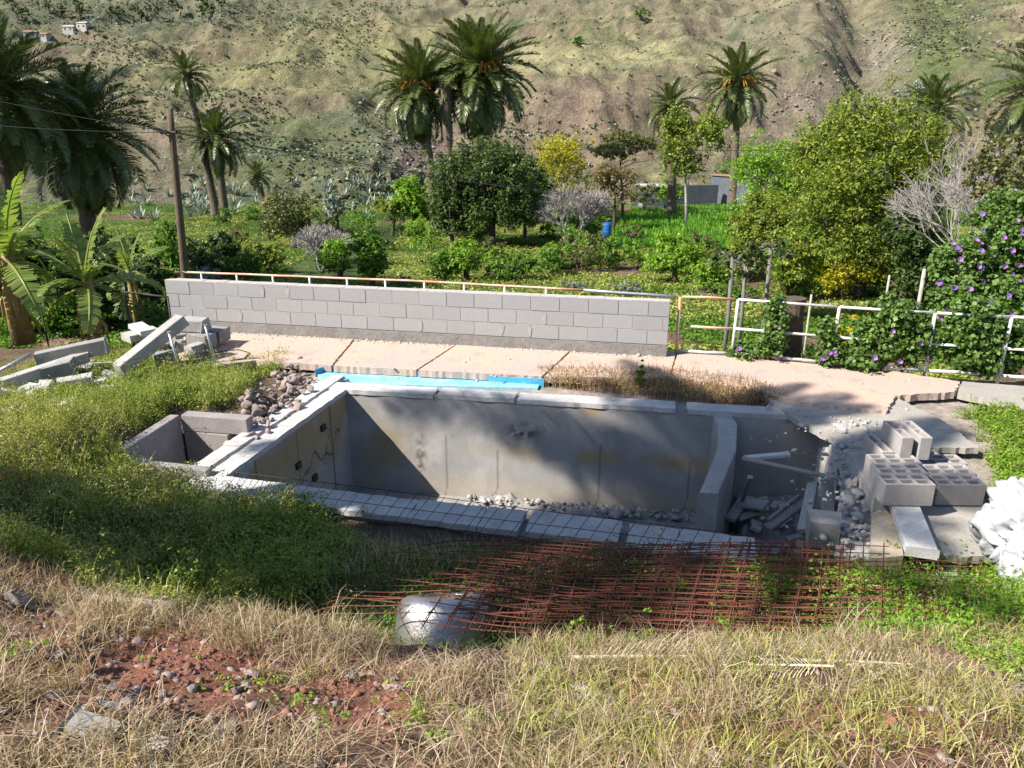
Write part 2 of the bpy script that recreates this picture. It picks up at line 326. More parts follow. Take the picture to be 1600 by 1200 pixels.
# pool plan corners (inside)
A_far_l = P(540, 608, -0.1); A_far_r = P(1290, 652, -0.1)
ex = np.array([A_far_r[0]-A_far_l[0], A_far_r[1]-A_far_l[1]]); LEN = np.linalg.norm(ex); ex /= LEN; ey = np.array([-ex[1], ex[0]])   # ey points away
A_near_l = P(352, 742, -0.1); A_near_r = P(1250, 846, -0.1)
def q2(p): return np.array([p[0], p[1]])
NR0 = P(318, 740, -0.1); NR1 = P(1180, 842, -0.1)
NRd = (NR1-NR0)[:2]/np.linalg.norm((NR1-NR0)[:2]); NRn = np.array([NRd[1], -NRd[0]])
def ground(x, y):
    x = np.asarray(x, float); y = np.asarray(y, float)
    yc = np.interp(x, CRX, CRY)+0.25*(fbm(x*0.9, x*0+3, 5)-0.5); d = y-yc
    cz = 1.2+0.22*(fbm(x*1.1, y*0+9, 8)-0.5)
    bank = cz-0.1+np.minimum(-d*0.5, 1.15)
    low = 0.22+0.12*(fbm(x*0.8, y*0.8, 21)-0.5)+0.0*x
    low = low-0.25*sst(5.2, 6.6, y)*sst(-3.0, -1.8, x)*(1-sst(5.0, 7, x))
    low = low+0.25*sst(2.0, 3.6, x)*(1-sst(5.6, 6.8, y))
    low = low-0.22*sst(7.5, 9.5, y)
    dn = (x-NR0[0])*NRn[0]+(y-NR0[1])*NRn[1]; kn = (1-sst(0.45, 1.6, dn))*sst(-5.2, -4.5, x)*(1-sst(9.5, 10.5, y)*(x < -2.5))
    low = low*(1-kn)+(-0.24+0.03*fbm(x*5, y*5, 78))*kn
    low = low+0.25*np.exp(-((x+5.2)/1.6)**2-((y-8.0)/1.6)**2)
    z = np.where(d < 0, bank, low+(cz-0.1-low)*(1-sst(0.0, 0.85, d)))
    z = z+0.10*(fbm(x*2.3, y*2.3, 31)-0.5)*np.where(d < 0.5, 1.3, 0.6)+0.05*(fbm(x*8, y*8, 41, 3)-0.5)*np.where(d < 0.5, 1.5, 0.8)+0.022*(fbm(x*28, y*28, 43, 2)-0.5)*(y < 7)
    # left rises gently outside the frame
    z = z+0.10*np.maximum(-x-8.5, 0)*sst(12, 6, y)
    # deck platform under slabs
    bx = np.interp(x, [p[0] for p in DECK_BACK], [p[1] for p in DECK_BACK])
    on = sst(8.9, 9.4, y+0.165*(x+2.5)*0+np.where(x > 4.6, 0.2, -0.1)+np.where(x < -3.6, -1.4, 0)*1.0)
    z = np.where(y > 8.0, z*(1-on)+(-0.17+0.03*(fbm(x*6, y*6, 77)-0.5))*on, z)
    # down to the valley beyond the deck
    dr = sst(0.0, 0.5, y-bx); z = z*(1-dr)+(-1.35)*dr
    return z
def far_h(x, y):
    x = np.asarray(x, float); y = np.asarray(y, float)
    v = np.interp(y, [0, 12, 14, 30, 50, 75, 82], [-0.6, -1.45, -1.6, -2.4, -3.5, -4.4, -4.6])+0.25*(fbm(x*0.25, y*0.25, 3)-0.5)
    v = v-0.12*(np.abs(((y-40)/9) % 1-0.5) < 0.12)
    yy = y+10*(fbm(x*0.03, y*0.02, 61)-0.5)-2
    hl = np.interp(yy, [70, 80, 100, 116, 128, 150, 165, 190, 230, 300, 420], [-5.5, -4.8, 0.2, 3.8, 8.5, 13.5, 20, 29, 45, 85, 170])
    hr = np.interp(yy, [70, 84, 92, 106, 114, 142, 156, 175, 230, 300, 420], [-5.5, -4.6, -1.0, 7.5, 10.2, 16.5, 21, 28.5, 52, 95, 185])
    k = sst(-12, 8, x+4*(fbm(y*0.05, x*0, 9)-0.5)); h = hl*(1-k)+hr*k
    up = sst(78, 96, y)
    rid = 1-np.abs(2*fbm(x*0.045+0.3, y*0.022, 71, 4)-1)
    h = h+up*(5.5*(rid-0.78)+2.6*(fbm(x*0.11, y*0.08, 81, 4)-0.5)+1.1*(fbm(x*0.4, y*0.4, 91, 4)-0.5))
    hq = h/4.5+0.9*fbm(x*0.03, y*0.03, 85, 3); fr = hq % 1.0; h = h-up*4.5*0.55*(fr-sst(0.25, 0.95, fr))
    h = h+up*(0.75*(1-np.abs(2*fbm(x*0.75, y*0.75, 88, 3)-1))+0.35*fbm(x*2.1, y*2.1, 89, 2))
    # rills on scarp
    sc = np.exp(-((yy-100)/9)**2)*k; h = h+sc*1.3*(fbm(x*0.55, y*0.06, 95, 3)-0.5)*2
    # rocky gully left of centre (vertical furrows)
    g = np.exp(-((x+9.5)/6.5)**2-((y-93)/6.5)**2); h = h-4.2*g+g*2.6*np.abs(((x*0.42+0.15*np.sin(y*0.4)) % 1)-0.5)*2*1.3
    # rocky ravine on the right
    cx = np.interp(y, [90, 110, 135, 160, 200], [38, 47, 58, 66, 78]); gr = np.exp(-((x-cx)/4.5)**2)*sst(96, 112, y); h = h-5.0*gr
    g2 = np.exp(-((x-cx+9)/7)**2)*sst(105, 125, y); h = h+2.6*g2*(0.5+fbm(x*.3, y*.3, 12))
    t = sst(76, 84, y); return v*(1-t)+np.maximum(v, h)*t
def hit(u, v, y0=14, y1=330):
    d = ray(u, v); t = np.arange(y0, y1, 0.25)/d[1]; p = np.outer(t, d); p[:, 2] += CZ
    h = far_h(p[:, 0], p[:, 1]); i = np.argmax(p[:, 2] < h)
    return p[i] if p[i, 2] < h[i] else None
def VG(x, y): return float(far_h(x, y))
def grid(xs, ys, hf):
    X, Y = np.meshgrid(xs, ys); Z = hf(X, Y); nx, ny = len(xs), len(ys)
    V = np.stack([X, Y, Z], -1).reshape(-1, 3); i = np.arange(ny-1)[:, None]*nx+np.arange(nx-1)[None]
    i = i.ravel(); Fc = np.stack([i, i+1, i+nx+1, i+nx], 1); return V, Fc
def lerp3(c, a, k): return c*(1-k[:, None])+np.array(a)[None]*k[:, None]
# ---- near ground
ZB = -2.0
pin = [A_far_l, A_far_r, A_near_r, A_near_l]; cen = sum(pin)/4
def near_h(X, Y):
    Z = ground(X, Y)
    inside = inpoly(X, Y, [tuple(q2(cen)+(q2(p)-q2(cen))*1.03) for p in pin]) | inpoly(X, Y, [tuple(q2(P(a, b, -.1))) for a, b in ((1200, 660), (1290, 656), (1316, 700), (1322, 745), (1316, 800), (1308, 846), (1200, 842))])
    tk = inpoly(X, Y, [tuple(q2(P(a, b, .05))) for a, b in ((281, 650), (378, 657), (330, 729), (198, 706))])
    Z = np.where(inside, -2.6, Z); return np.where(tk, -1.1, Z)
xs = np.concatenate([np.arange(-40, -8, 1.0), np.arange(-8, 8.5, 0.055), np.arange(8.5, 41, 1.0)])
ys = np.concatenate([np.arange(-12, 1, 0.8), np.arange(1, 12.6, 0.055), np.arange(12.6, 15.2, 0.15)])
V, Fc = grid(xs, ys, near_h)
x, y, z = V.T; u, v, _ = proj(V)
col = np.tile(np.array([0.16, 0.12, 0.085]), (len(V), 1))
n1 = fbm(x*1.2, y*1.2, 100); n2 = fbm(x*4, y*4, 101)
fgk = (y < np.interp(x, CRX, CRY)+0.2)*1.0
col = lerp3(col, (0.16, 0.10, 0.07), fgk)
col = lerp3(col, (0.27, 0.19, 0.13), fgk*sst(0.45, 0.65, n2))
for (cu, cv, ru, rv) in ((280, 1040, 230, 75), (560, 1090, 110, 60), (60, 890, 110, 30), (1400, 1130, 190, 50), (1080, 1160, 130, 40), (1010, 1070, 90, 40)):
    kk = np.exp(-(((u-cu)/ru)**2+((v-cv)/rv)**2)**1.5)*fgk; col = lerp3(col, (0.36, 0.155, 0.10), kk*sst(0.25, 0.45, n1*0.5+n2*0.5))
col = lerp3(col, (0.42, 0.36, 0.31), sst(8.6, 9.2, y)*sst(-3.6, -3.2, x)*(y < 13))
col = lerp3(col, (0.38, 0.34, 0.28), ((x > 4.0) & (y > 5.6) & (y < 9))*sst(0.35, 0.5, n1))
gd = link('ground', fast('ground', V, Fc, col=col, smooth=True), M['ground']); tag(gd, kind='structure')
# ---- valley and hillside, one sheet
xs = np.concatenate([np.arange(-260, -100, 6), np.arange(-100, 105, 0.55), np.arange(105, 262, 6)])
ys = np.concatenate([np.arange(12.9, 60, 0.5), np.arange(60, 200, 0.5), np.arange(200, 420, 3)])
V, Fc = grid(xs, ys, far_h); x, y, z = V.T; u, v, _ = proj(V)
dzy = np.abs(np.gradient(z.reshape(len(ys), len(xs)), axis=0)).ravel(); sl_ = dzy/np.gradient(ys).repeat(len(xs))
n1 = fbm(x*0.06, y*0.06, 200); n2 = fbm(x*0.25, y*0.25, 201); n3 = fbm(x*0.9, y*0.9, 202)
vc = np.tile(np.array([0.13, 0.19, 0.055]), (len(V), 1))
vc = lerp3(vc, (0.30, 0.205, 0.14), sst(0.60, 0.68, n2)); vc = lerp3(vc, (0.07, 0.12, 0.03), sst(0.5, 0.6, n1))
fld = inpoly(u, v, [(945, 385), (975, 335), (1010, 312), (1160, 305), (1320, 330), (1300, 400), (1150, 400)]) & (y > 30)
vc[fld] = (0.09, 0.22, 0.02)
hc = np.tile(np.array([0.25, 0.215, 0.135]), (len(V), 1))
hc = lerp3(hc, (0.17, 0.175, 0.095), sst(0.40, 0.58, n1)); hc = lerp3(hc, (0.31, 0.275, 0.165), sst(0.55, 0.68, n2)); hc = lerp3(hc, (0.12, 0.125, 0.075), sst(0.56, 0.66, fbm(x*0.5, y*0.3, 233)))
hc = lerp3(hc, (0.24, 0.18, 0.14), sst(0.55, 0.95, sl_)*0.8)
hc = lerp3(hc, (0.135, 0.15, 0.10), sst(0.6, 0.7, fbm(x*0.12, y*0.12, 230)))
def zone(cu, cv, ru, rv, c, k=1.0, p=1.5):
    global hc
    e = np.exp(-(((u-cu)/ru)**2+((v-cv)/rv)**2)**p)*k; hc = lerp3(hc, c, e*sst(0.25, 0.5, n2*0.5+n3*0.5))
zone(900, 180, 170, 62, (0.26, 0.185, 0.15), 0.9); zone(1180, 200, 130, 90, (0.28, 0.215, 0.17), 0.9); zone(760, 150, 120, 60, (0.27, 0.21, 0.155), 0.6)
zone(900, 92, 330, 22, (0.36, 0.325, 0.19), 0.9); zone(560, 70, 180, 50, (0.27, 0.25, 0.13), 0.7); zone(1300, 170, 110, 60, (0.28, 0.225, 0.18), 0.9)
zone(660, 250, 70, 55, (0.19, 0.135, 0.145), 0.95); zone(1450, 60, 80, 80, (0.13, 0.165, 0.06), 0.9); zone(1380, 90, 45, 50, (0.26, 0.23, 0.21), 0.8)
zone(470, 240, 130, 70, (0.13, 0.155, 0.08), 0.8); zone(180, 20, 260, 30, (0.12, 0.14, 0.095), 0.95); zone(600, 5, 500, 20, (0.2, 0.19, 0.135), 0.6)
zone(230, 270, 90, 80, (0.22, 0.18, 0.14), 0.8); zone(430, 120, 220, 25, (0.32, 0.29, 0.16), 0.8); zone(1250, 40, 180, 50, (0.27, 0.23, 0.17), 0.8)
hc = hc*np.array([1.12, 1.17, 1.08]); t = sst(77, 83, y); hc = vc*(1-t[:, None])+hc*t[:, None]
hs = link('hillside', fast('hillside', V, Fc, col=hc, smooth=True), M['hill']); tag(hs, kind='structure')
# ------------------------------------------------------------------ deck slabs
def jag(poly, step=0.12, amp=0.02, seed=1, skip=()):
    r = random.Random(seed); out = []
    for i in range(len(poly)):
        a = np.array(poly[i][:2], float); b = np.array(poly[(i+1) % len(poly)][:2], float); L = np.linalg.norm(b-a); n = max(1, int(L/step)) if i not in skip else 1
        nn = np.array([-(b-a)[1], (b-a)[0]])/max(L, 1e-6)
        for k in range(n):
            p = a+(b-a)*k/n
            if k: p = p+nn*r.uniform(-amp, amp)
            out.append(tuple(p))
    return out
deck = empty('deck', P(700, 560, 0)); tag(deck, kind='structure')
def slabpart(px, z, th, mat, name='slab', parent=deck, amp=0.02, seed=1, skip=(), step=0.055):
    th -= 0.02; amp *= .5
    pts = jag([P(a, b, z) for a, b in px], step, amp, seed, skip); o = MB().prism(pts, z-th, z).build(name, M[mat], None)
    if parent: o.parent = parent; o.matrix_parent_inverse = Matrix.Translation(-Vector(parent.location))
    return o
slabpart([(285, 512), (560, 521), (517, 571), (400, 563), (262, 580)], 0.0, 0.13, 'deck', seed=1)
slabpart([(563.5, 521), (722, 531), (650, 578), (521, 571.5)], -0.004, 0.13, 'deck', seed=2)
slabpart([(725.5, 531), (896, 542), (846, 588), (654, 578.3)], 0.003, 0.13, 'deck', seed=3)
slabpart([(900, 542), (1056, 549), (1046, 590), (850, 588)], -0.003, 0.13, 'deck', seed=4)
slabpart([(1060, 549), (1320, 568), (1500, 596), (1492, 612), (1400, 618), (1385, 642), (1250, 628), (1165, 604), (1050, 590)], 0.0, 0.13, 'deck', seed=5, amp=0.04)
slabpart([(1504, 596), (1720, 612), (1740, 650), (1600, 634), (1497, 612)], 0.0, 0.13, 'greydeck', seed=6)
slabpart([(1180, 611), (1250, 632), (1384, 646), (1398, 620), (1470, 655), (1530, 700), (1330, 700), (1240, 652)], -0.05, 0.1, 'greydeck', seed=7, amp=0.05)
slabpart([(1330, 702), (1460, 702), (1545, 800), (1620, 830), (1560, 870), (1462, 868), (1440, 800), (1370, 760)], -0.02, 0.1, 'greydeck', seed=8, amp=0.05)
# ------------------------------------------------------------------ grey block wall
WA = P(268, 513.5, 0); WB = P(1041, 557, 0); wd = WB-WA; WL = np.linalg.norm(wd[:2]); wang = math.atan2(wd[1], wd[0])
bw = empty('block_wall', WA, wang, 'low unrendered grey concrete block wall behind the deck with a pipe rail above it', 'wall')
BL, BH, BD = 0.5, 0.247, 0.20; nb = WL/BL
ftg = MB(); n = 60
for i in range(n):
    x0 = WL*i/n; x1 = WL*(i+1)/n; f0, f1 = (0.012+0.02*float(fbm(np.array([a*2.0]), np.array([1.0]), 4)[0]) for a in (x0, x1)); ftg.prism([(x0, -f0), (x1-0.0005, -f1), (x1-0.0005, 0.2), (x0, 0.2)], -0.1, 0.188)
ftg.build('footing', M['footing'], bw)
MB().box((WL/2, 0.104, 0.2+3*BH/2), (WL-0.02, 0.195, 3*BH+0.01)).build('mortar_bed', M['mortar'], bw)
bl = MB().box((0, 0, 0), (BL-0.013, BD, BH-0.014)); blm = bl.mesh('block'); blm.materials.append(M['block'])
bmod = []
for r in range(3):
    off = (0.25 if r % 2 else 0.0); k = 0; xx = -off
    while xx < WL-0.05:
        x0 = max(xx, 0); x1 = min(xx+BL, WL)
        if x1-x0 > 0.08:
            o = link('block', blm, None, bw, ((x0+x1)/2, 0.10+random.uniform(-0.003, 0.003), 0.195+BH*(r+0.5)+random.uniform(-0.002, 0.002)))
            o.scale = ((x1-x0)/BL, 1, 1); o.rotation_euler = (random.uniform(-.006, .006), 0, random.uniform(-.006, .006))
        xx += BL
        if random.random() < 0.14 and x1 < WL-0.1:
            sm = MB(); cx = x1+random.uniform(-.01, .01); zc = 0.195+BH*(r+0.5)
            pts = [(cx+math.cos(a)*0.035*random.uniform(.6, 1.5), zc+math.sin(a)*BH*0.5*random.uniform(.7, 1.05)) for a in [i*math.pi/5 for i in range(10)]]
            sm.add([(p[0], -0.006, p[1]) for p in pts]+[(cx, -0.009, zc)], [(i, (i+1) % 10, 10) for i in range(10)]).build('mortar_smear', M['smear'], bw)
tp = MB()
for i in range(n):
    x0 = WL*i/n; x1 = WL*(i+1)/n; tp.prism([(x0, 0.004), (x1-0.001, 0.004), (x1-0.001, 0.195), (x0, 0.195)], 0.19+3*BH, 0.195+3*BH+random.uniform(0.004, 0.018))
tp.build('mortar_cap', M['mortar'], bw)
# rough mortar crumbs at the foot
# ------------------------------------------------------------------ railings
def rail_thing(name, label, pts, r, mat, posts=(), posth=0.2, pr=0.018, pmat=None, cat='railing', sag=0.004):
    e = empty(name, pts[0], 0, label, cat); b = Vector(pts[0])
    L = []
    for i in range(len(pts)-1):
        a = Vector(pts[i]); c = Vector(pts[i+1]); m = max(2, int((c-a).length/0.5))
        for k in range(m): L.append(a.lerp(c, k/m)+Vector((0, 0, random.uniform(-sag, sag)))-b)
    L.append(Vector(pts[-1])-b)
    MB().tube(L, r, 8).build('rail', M[mat], e, True)
    for p in posts: MB().tube([Vector(p)-b, Vector(p)-b-Vector((0, 0, posth))], pr, 8).build('post', M[pmat or mat], e, True)
    return e
wdir = Vector((wd[0], wd[1], 0)).normalized(); wn = Vector((-wdir.y, wdir.x, 0)); ztop = 0.195+3*BH
def wp(s, off, z): return Vector((WA[0], WA[1], 0))+wdir*s+wn*off+Vector((0, 0, z))
rail_thing('railing', 'long salmon and white painted pipe rail running along the top of the block wall', [wp(0.0, 0.36, ztop+0.10), wp(WL*0.5, 0.36, ztop+0.11), wp(WL*0.84, 0.36, ztop+0.07)], 0.021, 'salmon', [wp(s, 0.36, ztop+0.10) for s in np.arange(0.55, WL*0.84, 0.74)], 0.6, 0.02, 'white')
rail_thing('railing', 'short grey end piece of pipe rail at the right end of the block wall', [wp(WL*0.842, 0.36, ztop+0.07), wp(WL*1.01, 0.36, ztop+0.02)], 0.028, 'galv', [], 0)
# fence on the right
fb = [P(1057, 551, 0), P(1143, 556, 0), P(1297, 571, 0), P(1445, 583, 0), P(1560, 591, 0), P(1720, 604, 0)]
FH = 0.98
fe = empty('pipe_fence', fb[0], 0, 'white and salmon pipe fence with two rails along the right edge of the deck', 'fence'); b0 = Vector(fb[0])
for i, p in enumerate(fb):
    q = Vector(p)-b0; MB().tube([q+Vector((0, 0, -0.1)), q+Vector((random.uniform(-.01, .02), 0, FH))], 0.026, 8).build('post', M['salmon' if i == 0 else 'white'], fe, True)
for h, rr in ((FH, 0.022), (0.48, 0.022), (0.045, 0.026)):
    for i in range(len(fb)-1):
        a = Vector(fb[i])-b0+Vector((0, 0, h)); c = Vector(fb[i+1])-b0+Vector((0, 0, h)); dd = (c-a).normalized()*0.02
        if h == 0.48 and i == 0: a += dd*5
        MB().tube([a+dd, a.lerp(c, .5)+Vector((0, 0, random.uniform(-.012, .012))), c-dd], rr, 8).build('rail', M['salmon' if (i == 0 and h > 0.1) else 'white'], fe, True)
a = P(266, 470, -.1); z_ = gzv = -1.0
rail_thing('pipe_railing', 'dark thin pipe railing left of the block wall behind the banana plants', [at(262, 464, 13.6), at(180, 455, 14.2), at(60, 462, 14.6)], 0.02, 'dark', [at(262, 464, 13.6), at(195, 456, 14.1), at(125, 458, 14.35), at(60, 462, 14.6)], 1.6, 0.018, 'dark')
# ------------------------------------------------------------------ pool
pool = empty('swimming_pool', (0, 0, 0), 0, 'unfinished empty concrete swimming pool with pale rims and stained grey inner walls', 'pool')
CT = -0.1
def pw(s, t, z):  # pool frame: s along far wall from left inner corner, t towards the viewer
    p = q2(A_far_l)+ex*s-ey*t; return (p[0], p[1], z)
SL = 0.0
nl = q2(A_near_l)-q2(A_far_l); nls, nlt = float(nl@ex), float(-(nl@ey))
nr = q2(A_near_r)-q2(A_far_l); nrs, nrt = float(nr@ex), float(-(nr@ey))
# far wall, inner face with stain colours
def stained(name, s0, s1, z0, z1, f, seed, mat='render', extra=None, nx=150, nz=44):
    S = np.linspace(s0, s1, nx); Zz = np.linspace(z0, z1, nz); SS, ZZ = np.meshgrid(S, Zz)
    off = 0.012*(fbm(SS*1.5, ZZ*1.5, seed)-0.5)
    V = f(SS.ravel(), ZZ.ravel(), off.ravel()); i = (np.arange(nz-1)[:, None]*nx+np.arange(nx-1)[None]).ravel(); Fc = np.stack([i, i+1, i+nx+1, i+nx], 1)
    s = SS.ravel(); zz = ZZ.ravel(); n1 = fbm(s*1.2, zz*1.2, seed+1); n2 = fbm(s*3.5, zz*2.0, seed+2); n3 = fbm(s*9, zz*9, seed+3)
    c = np.tile(np.array([0.375, 0.37, 0.36]), (len(s), 1)); c = lerp3(c, (0.34, 0.33, 0.32), sst(0.4, 0.6, n1)); c = lerp3(c, (0.44, 0.43, 0.41), sst(0.5, 0.7, n2)*0.6)
    if extra is not None: c = extra(c, s, zz, n1, n2, n3)
    return fast(name, V, Fc, col=c, smooth=True)
def ex_far(c, s, z, n1, n2, n3):
    def g(a, b, ra, rb): return np.exp(-(((s-a)/ra)**2+((z-b)/rb)**2)**1.3)
    c = lerp3(c, (0.40, 0.31, 0.17), sst(0.35, 0.6, n2)*g(4.2, -0.95, 1.9, 0.13)*0.9)
    c = lerp3(c, (0.42, 0.28, 0.13), g(3.75, -0.18, 0.16, 0.12)*0.8)
    c = lerp3(c, (0.34, 0.27, 0.14), g(0.55, -1.0, 0.4, 0.6)*sst(0.4, 0.6, n1)*0.8)
    c = lerp3(c, (0.10, 0.095, 0.09), sst(0.42, 0.5, n3)*g(2.75, -0.62, 0.27, 0.14))
    c = lerp3(c, (0.12, 0.11, 0.10), sst(0.45, 0.6, n3)*g(1.15, -1.3, 0.09, 0.55))
    c = lerp3(c, (0.42, 0.37, 0.29), sst(-1.25, -1.6, z)*sst(0.3, 0.5, n1)*0.6)
    for sx, a in ((1.55, -1.2), (3.9, -1.2), (5.2, -1.35), (2.35, -1.4)):
        c = lerp3(c, (0.13, 0.125, 0.12), (np.abs(s-sx-.02*np.sin(z*4)) < 0.014)*(z < a+0.45)*0.6)
    return c
o = link('far_wall', stained('far_wall', -0.02, LEN+0.1, -2.05, CT-0.002, lambda s, z, o: np.stack([A_far_l[0]+ex[0]*s-ey[0]*o, A_far_l[1]+ex[1]*s-ey[1]*o, z], 1), 300, extra=ex_far, nx=240, nz=60), M['render'], pool)
ll = nl/np.linalg.norm(nl); lnn = np.array([ll[1], -ll[0]]) if (np.array([ll[1], -ll[0]])@ex) > 0 else -np.array([ll[1], -ll[0]])
def ex_left(c, s, z, n1, n2, n3):
    c = lerp3(c, (0.36, 0.26, 0.12), sst(0.42, 0.56, fbm(s*1.6, z*1.6+4, 55))*sst(-1.6, -0.3, z)*0.85)
    for sx in (0.55, 1.5, 2.5): c = lerp3(c, (0.12, 0.11, 0.10), (np.abs(s-sx) < 0.018)*0.8)
    cr = -0.95+0.35*(s-1.6)*-0.5+0.12*np.sin(s*7)+0.06*np.sin(s*19); c = lerp3(c, (0.10, 0.09, 0.08), (np.abs(z-cr) < 0.022)*(s > 0.3)*0.9)
    cr = 0.55-(z+.3)*0.35+0.04*np.sin(z*23)+.03*np.sin(z*51); c = lerp3(c, (0.10, 0.09, 0.08), (np.abs(s-cr) < 0.016)*(z < -0.25)*(z > -1.0)*0.8)
    return c
LLn = np.linalg.norm(nl)
link('left_wall', stained('left_wall', 0.0, LLn+0.1, -2.05, CT-0.002, lambda s, z, o: np.stack([A_far_l[0]+ll[0]*s+lnn[0]*o, A_far_l[1]+ll[1]*s+lnn[1]*o, z], 1), 320, extra=ex_left, nx=150, nz=60), M['render'], pool)
for s_, z_ in ((0.8, -0.42), (1.55, -0.68), (2.35, -0.95), (1.15, -1.05)):
    p = q2(A_far_l)+ll*s_; MB().box((p[0]+lnn[0]*0.01, p[1]+lnn[1]*0.01, z_), (0.05, 0.11, 0.09), Matrix.Rotation(math.atan2(ll[1], ll[0])-math.pi/2, 3, 'Z')).build('jet_fitting', M['dark'], pool)
pf = MB(); fl = []
MB().prism([pw(-0.3, -0.2, 0), pw(LEN+1.3, -0.2, 0), pw(LEN+1.3, 4.2, 0), pw(-1.2, 4.2, 0)], -2.3, -1.78).build('floor', M['conc'], pool)
# wall masses behind faces
MB().prism([pw(-0.6, -0.30, 0), pw(LEN+0.35, -0.30, 0), pw(LEN+0.3, -0.02, 0), pw(-0.6, -0.02, 0)], -2.2, CT-0.06).build('wall_core', M['conc'], pool)
a0 = q2(A_far_l)-lnn*0.02; a1 = q2(A_near_l)-lnn*0.02+ll*0.2
MB().prism([tuple(a0), tuple(a1), tuple(a1-lnn*0.52), tuple(a0-lnn*0.52)], -2.2, CT-0.07).build('wall_core', M['conc'], pool)
# coping: far side pieces with gaps
def cope(pts, z1, mat='coping', seed=0, th=0.07, name='coping_slab', amp=0.012, step=0.1):
    return MB().prism(jag(pts, step, amp, seed), z1-th, z1).build(name, M[mat], pool)
cuts = [0.0-0.62, 1.38, 1.45, 2.62, 2.66, 4.95, 5.12, LEN+0.15]
for i in range(0, len(cuts)-1):
    s0, s1 = cuts[i], cuts[i+1]
    if i % 2 == 0: cope([pw(s0, -0.30, 0), pw(s1, -0.30, 0), pw(s1, 0.012, 0), pw(s0, 0.012, 0)], CT+0.004*(i % 3), seed=i)
    else: cope([pw(s0+.005, -0.28, 0), pw(s1-.005, -0.28, 0), pw(s1-.005, 0.0, 0), pw(s0+.005, 0.0, 0)], CT-0.035, 'conc', seed=i)
# left rim: two parallel beams with a channel
for k, (w0, w1, zt, mt) in enumerate(((-0.012, 0.235, CT, 'coping'), (0.29, 0.52, CT+0.015, 'coping'))):
    m_ = 4
    for j in range(m_):
        f0 = -0.02+LLn*1.03*j/m_; f1 = -0.02+LLn*1.03*(j+1)/m_-0.006
        if k == 0 and j == 0: f0 = 0.02
        if k == 1 and j == 0: f0 = -0.55
        b0_ = q2(A_far_l)+ll*f0; b1_ = q2(A_far_l)+ll*f1
        cope([tuple(b0_-lnn*w0), tuple(b1_-lnn*w0), tuple(b1_-lnn*w1), tuple(b0_-lnn*w1)], zt+random.uniform(-.004, .004), mt, seed=30+k*9+j)
# near rim slabs
n0 = P(312, 738, CT); n1_ = P(1180, 842, CT); nd = (n1_-n0)[:2]; NLn = np.linalg.norm(nd); nd = nd/NLn; nn_ = np.array([nd[1], -nd[0]]); nn_ = nn_ if nn_[1] < 0 else -nn_
MB().prism([tuple(q2(n0)+nn_*0.02), tuple(q2(n1_)+nn_*0.02), tuple(q2(n1_)+nn_*0.37), tuple(q2(n0)+nn_*0.37)], -2.2, CT-0.075).build('wall_core', M['conc'], pool)
sx = 0.0; i = 0
while sx < NLn-0.1:
    w = random.choice([0.5, 0.75, 1.0]) if sx < NLn-1 else NLn-sx
    w0 = 0.0 + 0.03*math.sin(sx*1.1); gap = 0.006
    if abs(sx-3.6) < 0.4 and i and True: gap = 0.08
    q0 = q2(n0)+nd*sx; q1 = q2(n0)+nd*(sx+w-gap); yo = random.uniform(-.012, .012)
    cope([tuple(q0+nn_*(w0+yo)), tuple(q1+nn_*(w0+yo)), tuple(q1+nn_*(0.42+yo)), tuple(q0+nn_*(0.42+yo))], CT+random.uniform(-.006, .006), seed=60+i, th=0.065); sx += w; i += 1
# divider wall
dvf = P(1122, 660, -0.17); dvn = at(1092, 771, 8.35); DW = 0.26
dz = dvn[2]
def off(p, k): q = q2(p)+ex*k; return (q[0], q[1])
mid = [(dvf[0]*0.55+dvn[0]*0.45)+0.05, (dvf[1]*0.55+dvn[1]*0.45)]
dm = MB()
def sect(p, zt, w0=0.0, w1=DW): q = q2(p); a = q+ex*w0; b = q+ex*w1; return [(a[0], a[1], -2.0), (b[0], b[1], -2.0), (b[0], b[1], zt), (a[0], a[1], zt)]
s_ = [sect(dvf+np.array([0, 0.35, 0]), -0.17), sect(dvf, -0.17), sect([mid[0]+.05, mid[1]], -0.26, 0, DW-0.03), sect(dvn, dz, 0, DW-0.04)]
vs = [p for q in s_ for p in q]; fs = []
for k in range(3):
    a = 4*k; fs += [(a+j, a+4+j, a+4+(j+1) % 4, a+(j+1) % 4) for j in range(4)]
fs += [(3, 2, 1, 0), (12, 13, 14, 15)]
bevel(dm.add(vs, fs).build('divider_wall', M['conc_l'], pool), 0.015, 2)
# right end: broken concrete mass
def lumpy(name, pts, z0, z1, mat, parent, seed, amp=0.05, res=0.05, zf=None):
    """irregular heap: polygon footprint filled with a bumpy grid, vertical skirts"""
    P2 = np.array([p[:2] for p in pts]); mn = P2.min(0); mx = P2.max(0); xs = np.arange(mn[0]-res, mx[0]+2*res, res); ys = np.arange(mn[1]-res, mx[1]+2*res, res)
    X, Y = np.meshgrid(xs, ys); ins = inpoly(X+0.04*(fbm(X*5, Y*5, seed+5)-.5), Y+0.04*(fbm(X*5, Y*5, seed+6)-.5), [tuple(p) for p in P2])
    zt = (z1 if zf is None else zf(X, Y))+amp*(fbm(X*4, Y*4, seed)-0.5)*2+amp*0.7*(fbm(X*14, Y*14, seed+2, 2)-0.5)
    Z = np.where(ins, zt, z0); V = np.stack([X, Y, Z], -1).reshape(-1, 3); nx = len(xs); i = (np.arange(len(ys)-1)[:, None]*nx+np.arange(nx-1)[None]).ravel()
    Fc = np.stack([i, i+1, i+nx+1, i+nx], 1); keep = ins.ravel()[Fc].any(1); return link(name, fast(name, V, Fc[keep]), M[mat], parent)
